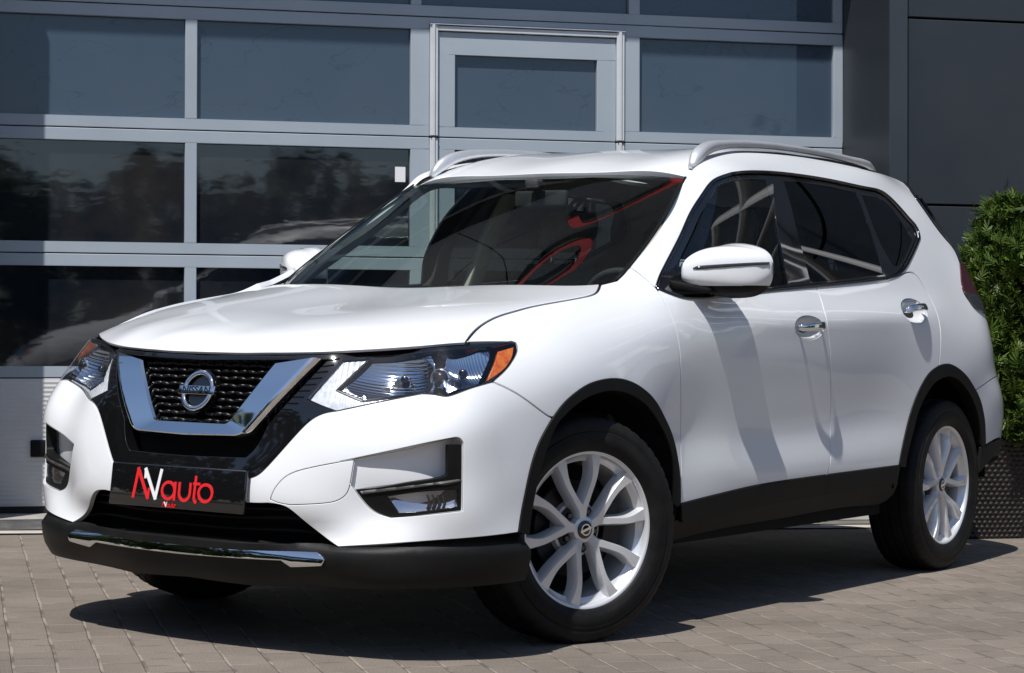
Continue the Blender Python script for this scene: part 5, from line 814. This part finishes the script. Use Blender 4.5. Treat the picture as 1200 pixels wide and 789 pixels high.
# --- wheels
def make_wheel():
    w_ = empty('wheel', parent=car)
    b = MB(); pf = [(.243, -.10), (.262, -.112), (.30, -.1125), (.318, -.1095), (.335, -.104), (.346, -.098), (.3525, -.090), (.3555, -.078), (.3560, -.055), (.349, -.052), (.349, -.044), (.3565, -.042), (.3572, -.014), (.349, -.011), (.349, -.003), (.3572, .0), (.3568, .036), (.349, .039), (.349, .047), (.3562, .050), (.3550, .078), (.3525, .089), (.3475, .0965), (.337, .1035), (.326, .1085), (.318, .1105), (.312, .1092), (.308, .1092), (.305, .1125), (.296, .1128), (.293, .1142), (.270, .1138), (.267, .112), (.254, .1065), (.246, .100), (.243, .094)]
    n_ = 216; rings = []
    for k in range(n_):
        c_, d_ = math.cos(2 * math.pi * k / n_), math.sin(2 * math.pi * k / n_); gr_ = k % 4 == 0; g2_ = (k + 2) % 4 == 0; rg_ = []
        for r_, y_ in pf:
            if gr_ and .338 < r_ and .075 < abs(y_): r_ -= .0035
            if g2_ and .35 < r_ and abs(y_) < .05: r_ -= .003
            rg_.append((r_ * c_, y_, r_ * d_))
        rings.append(rg_)
    m_ = len(pf); b.add([p for r_ in rings for p in r_], [(k * m_ + i, k * m_ + i + 1, ((k + 1) % n_) * m_ + i + 1, ((k + 1) % n_) * m_ + i) for k in range(n_) for i in range(m_ - 1)])
    b.build('tyre', M['rubber'], w_, angle=45)
    b = MB(); prof_ = [(.2465, .098), (.2475, .092), (.240, .085), (.232, .06), (.222, .04), (.215, -.03), (.235, -.09), (.240, -.1)]
    b.lathe([(.2320, .082), (.2345, .0915), (.2385, .0965), (.2440, .0985)] + prof_, 96); b.lathe([(.2320, .082), (.226, .072), (.214, .064), (.208, .030), (.206, -.085)], 96)
    def spoke(ph, sgn):
        cl = [(.030, .8), (.062, 4.0), (.084, 10.2), (.110, 14.6), (.140, 17.6), (.170, 18.7), (.202, 18.0), (.2345, 16.9)]; wds = [.0140, .0138, .0130, .0122, .0122, .0132, .0160, .0222]; ysf = [.078, .082, .084, .086, .0885, .0905, .0915, .0905]
        pts = np.array([[r * math.cos(math.radians(ph + sgn * d)), y, r * math.sin(math.radians(ph + sgn * d))] for (r, d), y in zip(cl, ysf)])
        sp = Spline1(np.arange(8.), pts); ww = Spline1(np.arange(8.), np.array(wds)); tt = np.linspace(0, 7, 25); rr = []
        for t in tt:
            p = sp(t); T = sp(min(7, t + .05)) - sp(max(0, t - .05)); T[1] = 0; T /= np.linalg.norm(T); n_ = np.array((-T[2], 0, T[0])); w2 = float(ww(t))
            rr.append([p + n_ * a + np.array((0, y, 0)) for a, y in ((-w2 - .006, -.042), (-w2, -.006), (-w2 + .0035, 0), (w2 - .0035, 0), (w2, -.006), (w2 + .006, -.042))])
        b.loft(rr, True, True)
    for k in range(5): spoke(81 + 72 * k, 1); spoke(81 + 72 * k, -1)
    b.lathe([(.0, .079), (.034, .0795), (.040, .076), (.043, .066), (.045, .03)], 40)
    b.lathe([(.05, .040), (.088, .036), (.094, .02)], 40)
    b.build('rim', M['silver'], w_, angle=32)
    for k in range(5):
        a = math.radians(81 + 36 + 72 * k); c = np.array((.060 * math.cos(a), 0, .060 * math.sin(a))); b = MB(); b.lathe([(0, .060), (.0075, .060), (.0105, .055), (.0105, .03)], 6); b.V = [tuple(c + v) for v in np.array(b.V)]; b.build('wheel_nut', M['dchrome'], w_, angle=30)
    b = MB(); b.lathe([(0, .0855), (.024, .085), (.0285, .082), (.029, .075)], 32); cap = b.build('hub_cap', M['gloss'], w_, smooth=True)
    b = MB(); th_ = np.linspace(0, 2 * np.pi, 33); fn = lambda a, c, h: np.array((a, h, c)); b.stroke(np.stack([.0165 * np.cos(th_), .0165 * np.sin(th_)], 1), .0038, fn, .084, .0868); b.stroke(np.stack([np.linspace(-.0215, .0215, 7), np.zeros(7)], 1), .0075, fn, .084, .0872)
    R_ = Matrix.Rotation(math.radians(20), 3, 'Y'); b.V = [tuple(R_ @ Vector(v)) for v in b.V]; b.build('cap_emblem', M['chrome'], w_)
    b = MB(); b.lathe([(.05, .020), (.150, .020), (.152, .017), (.152, .003), (.150, 0), (.05, 0)], 64); b.lathe([(0, .05), (.072, .05), (.078, .044), (.08, .02)], 40); b.build('brake_disc', M['disc'], w_, angle=30)
    b = MB(); b.lathe([(.0, -.03), (.20, -.035)], 40); b.build('spoke_gap_shade', M['matte'], w_)  # black disc added for the shade between the spokes
    b = MB(); 
    for t0 in (math.radians(150),):
        rr = []
        for a in np.linspace(t0, t0 + .9, 8): rr.append([np.array((r * math.cos(a), y, r * math.sin(a))) for r, y in ((.10, -.02), (.165, -.02), (.165, .048), (.10, .048))])
        b.loft(rr)
    b.build('brake_caliper', M['disc'], w_, angle=30)
    return w_
def copy_wheel(src, Mx):
    r = src.copy(); COL.objects.link(r); r.parent = car; r.matrix_local = Mx
    for ch in list(src.children): c = ch.copy(); COL.objects.link(c); c.parent = r
    return r
w0 = make_wheel(); ZH = .3525; ST = math.radians(20.0); tr = .7975
Lf = Matrix.Translation((0, .73, ZH)) @ Matrix.Rotation(-ST, 4, 'Z') @ Matrix.Translation((0, tr - .73, 0)); w0.matrix_local = Lf
copy_wheel(w0, Matrix.Translation((-2.705, tr, ZH)) @ Matrix.Rotation(math.radians(-9), 4, 'Y'))
copy_wheel(w0, Matrix.Translation((0, -.73, ZH)) @ Matrix.Rotation(-ST, 4, 'Z') @ Matrix.Translation((0, -tr + .73, 0)) @ Matrix.Rotation(math.pi, 4, 'Z'))
copy_wheel(w0, Matrix.Translation((-2.705, -tr, ZH)) @ Matrix.Rotation(math.pi, 4, 'Z'))
# --- wheel housings, underbody, inner shells
for mi in (False, True):
    for x0, z0, rad in ((0, .355, .46), (-2.66, .375, .47)):
        b = MB(); a_ = np.linspace(-.02, math.pi + .02, 30); rr = [[(x0 + rad * math.cos(a), y, z0 + rad * math.sin(a)) for a in a_] for y in (.895, .80, .5)]; b.loft(rr, False, False)
        b.add(rr[2] + [(x0, .5, z0)], [(i, i + 1, len(a_)) for i in range(len(a_) - 1)]); b.build('wheel_housing', M['matte'], car, mirror=mi)
    circ = lambda cx, cz, rd: np.array([(float(u_at_x(cx + rd * math.cos(t))), cz + rd * math.sin(t)) for t in np.linspace(0, 2 * np.pi, 41)[:-1]])
    fl = loop([[(1.25, .50), (1.45, 1.02), (1.9, 1.06), (2.1, 1.10), (3.3, 1.12), (4.4, 1.20), (4.9, 1.1)], [(4.9, 1.1), (4.9, .45)], [(4.9, .45), (4.6, .38)], [(4.6, .38), (1.9, .38)], [(1.9, .38), (1.25, .50)]], .05)
    # the shell stops at the wheel arches
    P_ = [p for p in fl]; 
    up = [[(1.32, .82), (1.45, 1.0), (1.9, 1.06), (2.1, 1.10), (3.3, 1.12), (4.2, 1.195), (4.9, 1.15)], [(4.9, 1.15), (4.9, .80)], [(4.9, .80), (4.7, .86), (4.25, .88), (3.95, .86), (3.72, .66), (3.68, .40)], [(3.68, .40), (2.22, .38)], [(2.22, .38), (2.15, .66), (1.95, .82), (1.6, .86), (1.32, .82)]]
    panel('inner_shell', 'side', loop(up, .03), M['interior'], car, off=-.026, h=.08, gap=0, flange=0, mirror=mi)
    sf = panel('pillar_trim', 'side', lp('side_frame', .03), M['beige'], car, off=-.045, h=.08, gap=0, flange=0, mirror=mi)
b = MB(); b.box((-3.45, -.5, .23), (.62, .5, .42)); b.box((-2.2, -.83, .26), (-.5, .83, .40)); b.box((-3.45, -.55, .33), (-3.1, .55, .5)); b.box((.35, -.5, .22), (.74, .5, .30)); b.box((-.35, -.48, .42), (.70, .48, .86)); b.box((-3.3, -.72, .5), (-2.3, .72, .9)); b.build('underbody_fill', M['matte'], car)  # underbody boxes, plus filler added inside engine bay and tail to block light
# --- cabin
b = MB(); pr = [(-.30, 1.07), (-.45, 1.085), (-.78, 1.06), (-.86, 1.0), (-.88, .85), (-.75, .6), (-.3, .6)]; b.loft([[(x, y, z) for x, z in pr] for y in (-.74, .74)]); dash = bevel(b.build('dashboard', M['interior'], car), .02, 3)
b = MB(); b.loft([[(x, y, z) for x, z in ((-.62, 1.07), (-.66, 1.115), (-.80, 1.10), (-.88, 1.05))] for y in (.20, .56)]); bevel(b.build('instrument_hood', M['interior'], dash), .015, 3)
sw = MB(); th_ = np.linspace(0, 2 * np.pi, 41)[:-1]; cen = np.array((-1.02, .37, 1.02)); ax = np.array((-.9, 0, .43)); ax /= np.linalg.norm(ax); a1 = np.array((0, 1., 0)); a2 = np.cross(ax, a1)
ring = [cen + .185 * (a1 * math.cos(t) + a2 * math.sin(t)) for t in th_]
rr = []
for k, p in enumerate(ring):
    rad = (p - cen) / .185; rr.append([p + .015 * (rad * math.cos(t) + ax * math.sin(t)) for t in np.linspace(0, 2 * np.pi, 9)[:-1]])
rr.append(rr[0]); sw.loft(rr, True, False)
for t in (0, math.pi, 1.5 * math.pi): sw.tube([cen, cen + .185 * (a1 * math.cos(t) - a2 * abs(math.sin(t)))], .018, 6, up=ax, flat=.5)
sw.tube([cen + ax * .02, cen - ax * .25], [.07, .05], 14, up=(0, 1, 0)); sw.build('steering_wheel', M['interior'], car, smooth=True)
def seat_at(y, x, name='seat'):
    b = MB(); rg = []
    for t, w_, d in ((0, .23, .05), (.25, .25, .06), (.55, .24, .055), (.85, .20, .045), (1, .17, .03)):
        z = .62 + .62 * t; xx = x - .34 * t * .55; rg.append([(xx + d * math.cos(a) * (1.5 if math.cos(a) < 0 else 1), y + w_ * math.copysign(abs(math.sin(a)) ** .6, math.sin(a)), z) for a in np.linspace(0, 2 * np.pi, 17)[:-1]])
    b.loft(rg); s_ = b.build(name, M['seat'], car, smooth=True)
    b = MB(); rg = []
    for t, w_, d in ((0, .10, .03), (.2, .135, .05), (.7, .135, .055), (1, .10, .035)): rg.append([(x - .215 - .05 * t + d * math.cos(a), y + w_ * math.copysign(abs(math.sin(a)) ** .6, math.sin(a)), 1.29 + .17 * t) for a in np.linspace(0, 2 * np.pi, 17)[:-1]])
    b.loft(rg); b.build('headrest', M['seat'], s_, smooth=True)
    for dy in (-.06, .06): b = MB(); b.tube([(x - .20, y + dy, 1.22), (x - .22, y + dy, 1.31)], .006, 8); b.build('headrest_post', M['chrome'], s_, smooth=True)
    b = MB(); b.box((x - .05, y - .25, .45), (x + .48, y + .25, .62)); bevel(b.build('seat_cushion', M['seat'], s_), .05, 3)
for y in (.37, -.37): seat_at(y, -1.50)
for y in (.38, -.38): seat_at(y, -2.35, 'rear_seat')
b = MB(); b.box((-2.9, -.74, .40), (-.5, .74, .44)); b.build('cabin_floor', M['interior'], car)
b = MB(); b.box((-.955, -.03, 1.485), (-.905, .03, 1.53)); b.box((-.995, -.115, 1.425), (-.965, .115, 1.49)); bevel(b.build('interior_mirror', M['interior'], car), .012, 3)
for mi in (False, True):   # pale B-pillar linings
    b = MB(); c = np.array([(-1.62, .80, .7), (-1.60, .79, 1.1), (-1.66, .73, 1.35), (-1.70, .65, 1.53)]); b.loft([[p + (-.05, 0, 0), p + (.05, 0, 0), p + (.05, -.035, 0), p + (-.05, -.035, 0)] for p in c]); bevel(b.build('pillar_lining', M['beige'], car, mirror=mi), .01, 2)
# ---------------------------------------------------------------- planter and shrub
pc = np.array(PLC)
pm = vary(mat('woven_plastic', (.03, .024, .021), .45), (.024, .019, .017), (.04, .032, .027), 30)
PMx = Matrix.Translation((pc[0], pc[1], 0)) @ Matrix.Rotation(YAW + .06, 4, 'Z')
pl_ = empty('planter', mat=PMx); tag(pl_, 'dark brown woven square planter standing behind the car beside the building', 'planter')
b = MB(); h_, w0_, w1_ = .470, .150, .190; nu, nv = 88, 126
for k in range(4):
    R_ = Matrix.Rotation(k * math.pi / 2, 3, 'Z'); V = []
    for j in range(nv + 1):
        for i in range(nu + 1):
            t = j / nv; hw = w0_ + (w1_ - w0_) * t; x = (2 * i / nu - 1); row = min(int(t * 21), 20); ph = (row % 2) * .5
            bul = .011 * abs(math.sin(math.pi * (x * 5.5 + ph))) * abs(math.sin(math.pi * t * 21)) * (1 if abs(x) < .97 else 0)
            V.append(tuple(R_ @ Vector((x * hw, -hw - bul, t * h_ + .002))))
    b.add(V, [(j * (nu + 1) + i, j * (nu + 1) + i + 1, (j + 1) * (nu + 1) + i + 1, (j + 1) * (nu + 1) + i) for j in range(nv) for i in range(nu)])
b.build('basket', pm, pl_, smooth=True)
b = MB(); 
for k in range(4):
    R_ = Matrix.Rotation(k * math.pi / 2, 4, 'Z'); b.box((-w1_ - .012, -w1_ - .012, h_ - .012), (w1_ - .0121, -w1_ + .018, h_ + .012), R_)
bevel(b.build('rim', pm, pl_), .006, 2)
b = MB(); b.box((-w1_ + .02, -w1_ + .02, h_ - .06), (w1_ - .02, w1_ - .02, h_ - .03)); b.build('soil', vary(mat('soil', (.03, .022, .016), .95), (.02, .015, .01), (.045, .033, .025), 40, bump=.6), pl_)
rng = np.random.default_rng(11)
leaf = vary(mat('thuja_leaf', (.08, .14, .02), .5, spec=.35), (.034, .066, .008), (.08, .128, .016), 9)
N_, L_, B_ = nodes(leaf); oi = N_.new('ShaderNodeNewGeometry'); mr_ = N_.new('ShaderNodeMapRange'); mr_.inputs[3].default_value = .55; mr_.inputs[4].default_value = 1.35
L_.new(oi.outputs['Random Per Island'], mr_.inputs[0]); mx_ = N_.new('ShaderNodeMix'); mx_.data_type = 'RGBA'; mx_.blend_type = 'MULTIPLY'; mx_.inputs[0].default_value = 1
src = B_.inputs['Base Color'].links[0].from_socket; L_.new(src, mx_.inputs[6]); L_.new(mr_.outputs[0], mx_.inputs[7]); L_.new(mx_.outputs[2], B_.inputs['Base Color'])
B_.inputs['Subsurface Weight'].default_value = 0
def thuja(n_clump, H0, H1, rad, seed):
    rg = np.random.default_rng(seed); V, Fc = [], []
    for c_ in range(n_clump):
        t = rg.random() ** .9; z = H0 + (H1 - H0) * t; pr_ = rad * (1.0 - .12 * abs(t - .3)) * (1 - max(0, t - .6) ** 1.7 * 2.4)
        az = rg.random() * 2 * math.pi; rr_ = pr_ * (1 - .42 * rg.random() ** 2) * (1 + .10 * math.sin(3 * az + 8 * t)); cc = np.array((rr_ * math.cos(az), rr_ * math.sin(az), z))
        ax_ = np.array((math.cos(az), math.sin(az), .8 + 1.0 * t)) + rg.normal(0, .25, 3); ax_ /= np.linalg.norm(ax_); size = .034 + .032 * rg.random()
        for s_ in range(9):      # flat fans of scale leaves
            out = ax_ + rg.normal(0, .55, 3); out /= np.linalg.norm(out); base = cc + rg.normal(0, size * .42, 3) - out * size * .6
            plane = np.cross(out, rg.normal(0, 1, 3)); plane /= np.linalg.norm(plane); sd_ = np.cross(out, plane); L0 = size * (.8 + .5 * rg.random())
            for k in range(-4, 5):
                a = k * .27 + rg.normal(0, .07); d = out * math.cos(a) + sd_ * math.sin(a); l = L0 * (1 - .11 * abs(k)) * (.85 + .3 * rg.random()); st0 = base + out * L0 * .13 * (4 - abs(k))
                w2 = .0027 + .0018 * rg.random(); wv_ = np.cross(d, plane); wv_ /= np.linalg.norm(wv_); n0 = len(V); bend = plane * rg.normal(0, .005) - np.array((0, 0, .004))
                V += [st0 - wv_ * w2 * .4, st0 + wv_ * w2 * .4, st0 + d * l * .6 + wv_ * w2 + bend, st0 + d * l * .92 + wv_ * w2 * .5 + bend * 1.6, st0 + d * l * .92 - wv_ * w2 * .5 + bend * 1.6, st0 + d * l * .6 - wv_ * w2 + bend]; Fc.append(tuple(range(n0, n0 + 6)))
    return V, Fc
sh = empty('thuja_shrub', mat=Matrix.Translation((pc[0] + SHO[0], pc[1] + SHO[1], 0))); tag(sh, 'bushy green thuja shrub growing in the woven planter at the right edge', 'shrub')
V, Fc = thuja(1350, .46, 1.63, .315, 3); mesh('crown', V, Fc, leaf, sh)
b = MB(); b.tube([(0, 0, .44), (.01, 0, .9), (0, .01, 1.55)], [.03, .022, .008], 8); b.build('trunk', vary(mat('bark', (.06, .045, .03), .9), (.04, .03, .02), (.08, .06, .045), 20), sh)
# ---------------------------------------------------------------- what the glass and chrome mirror: a far belt of trees across the yard
tl = vary(mat('far_foliage', (.04, .06, .02), .8), (.03, .05, .015), (.065, .09, .03), .8)
V, Fc = [], []; rg = np.random.default_rng(5)
for i in range(64):
    a = math.radians(-120 + i * 240 / 63 * 1.0); ca = np.array((12.0, 9.0)); rad_ = 30 + 5 * rg.random(); c = ca + rad_ * np.array((math.cos(a + math.radians(40)), math.sin(a + math.radians(40)))); hh = 6.4 + 2.0 * rg.random()
    for k in range(620):
        p = rg.normal(0, 1, 3); p /= np.linalg.norm(p); p *= (.35 + .65 * rg.random() ** .4); q_ = np.array((c[0] + p[0] * 2.0, c[1] + p[1] * 2.0, hh * .52 + p[2] * hh * .48)); n0 = len(V); u_ = rg.normal(0, 1, 3); u_ /= np.linalg.norm(u_); v_ = np.cross(u_, rg.normal(0, 1, 3)); v_ /= np.linalg.norm(v_); s_ = .22 + .25 * rg.random()
        V += [q_ - u_ * s_, q_ + v_ * s_ * .7, q_ + u_ * s_, q_ - v_ * s_ * .7]; Fc.append((n0, n0 + 1, n0 + 2, n0 + 3))
for i in range(16):      # taller trees off the front of the car
    a = math.radians(-68 + i * 4.4); d_ = 21 + 8 * rg.random(); c = (d_ * math.cos(a), d_ * math.sin(a)); hh = 8.5 + 4.5 * rg.random()
    for k in range(420):
        p = rg.normal(0, 1, 3); p /= np.linalg.norm(p); p *= (.35 + .65 * rg.random() ** .4); q_ = np.array((c[0] + p[0] * 2.4, c[1] + p[1] * 2.4, hh * .52 + p[2] * hh * .48)); n0 = len(V); u_ = rg.normal(0, 1, 3); u_ /= np.linalg.norm(u_); v_ = np.cross(u_, rg.normal(0, 1, 3)); v_ /= np.linalg.norm(v_); s_ = .3 + .35 * rg.random()
        V += [q_ - u_ * s_, q_ + v_ * s_ * .7, q_ + u_ * s_, q_ - v_ * s_ * .7]; Fc.append((n0, n0 + 1, n0 + 2, n0 + 3))
tag(mesh('treeline', V, Fc, tl), 'far belt of dark trees mirrored in the garage door panes', 'trees', kind='stuff')
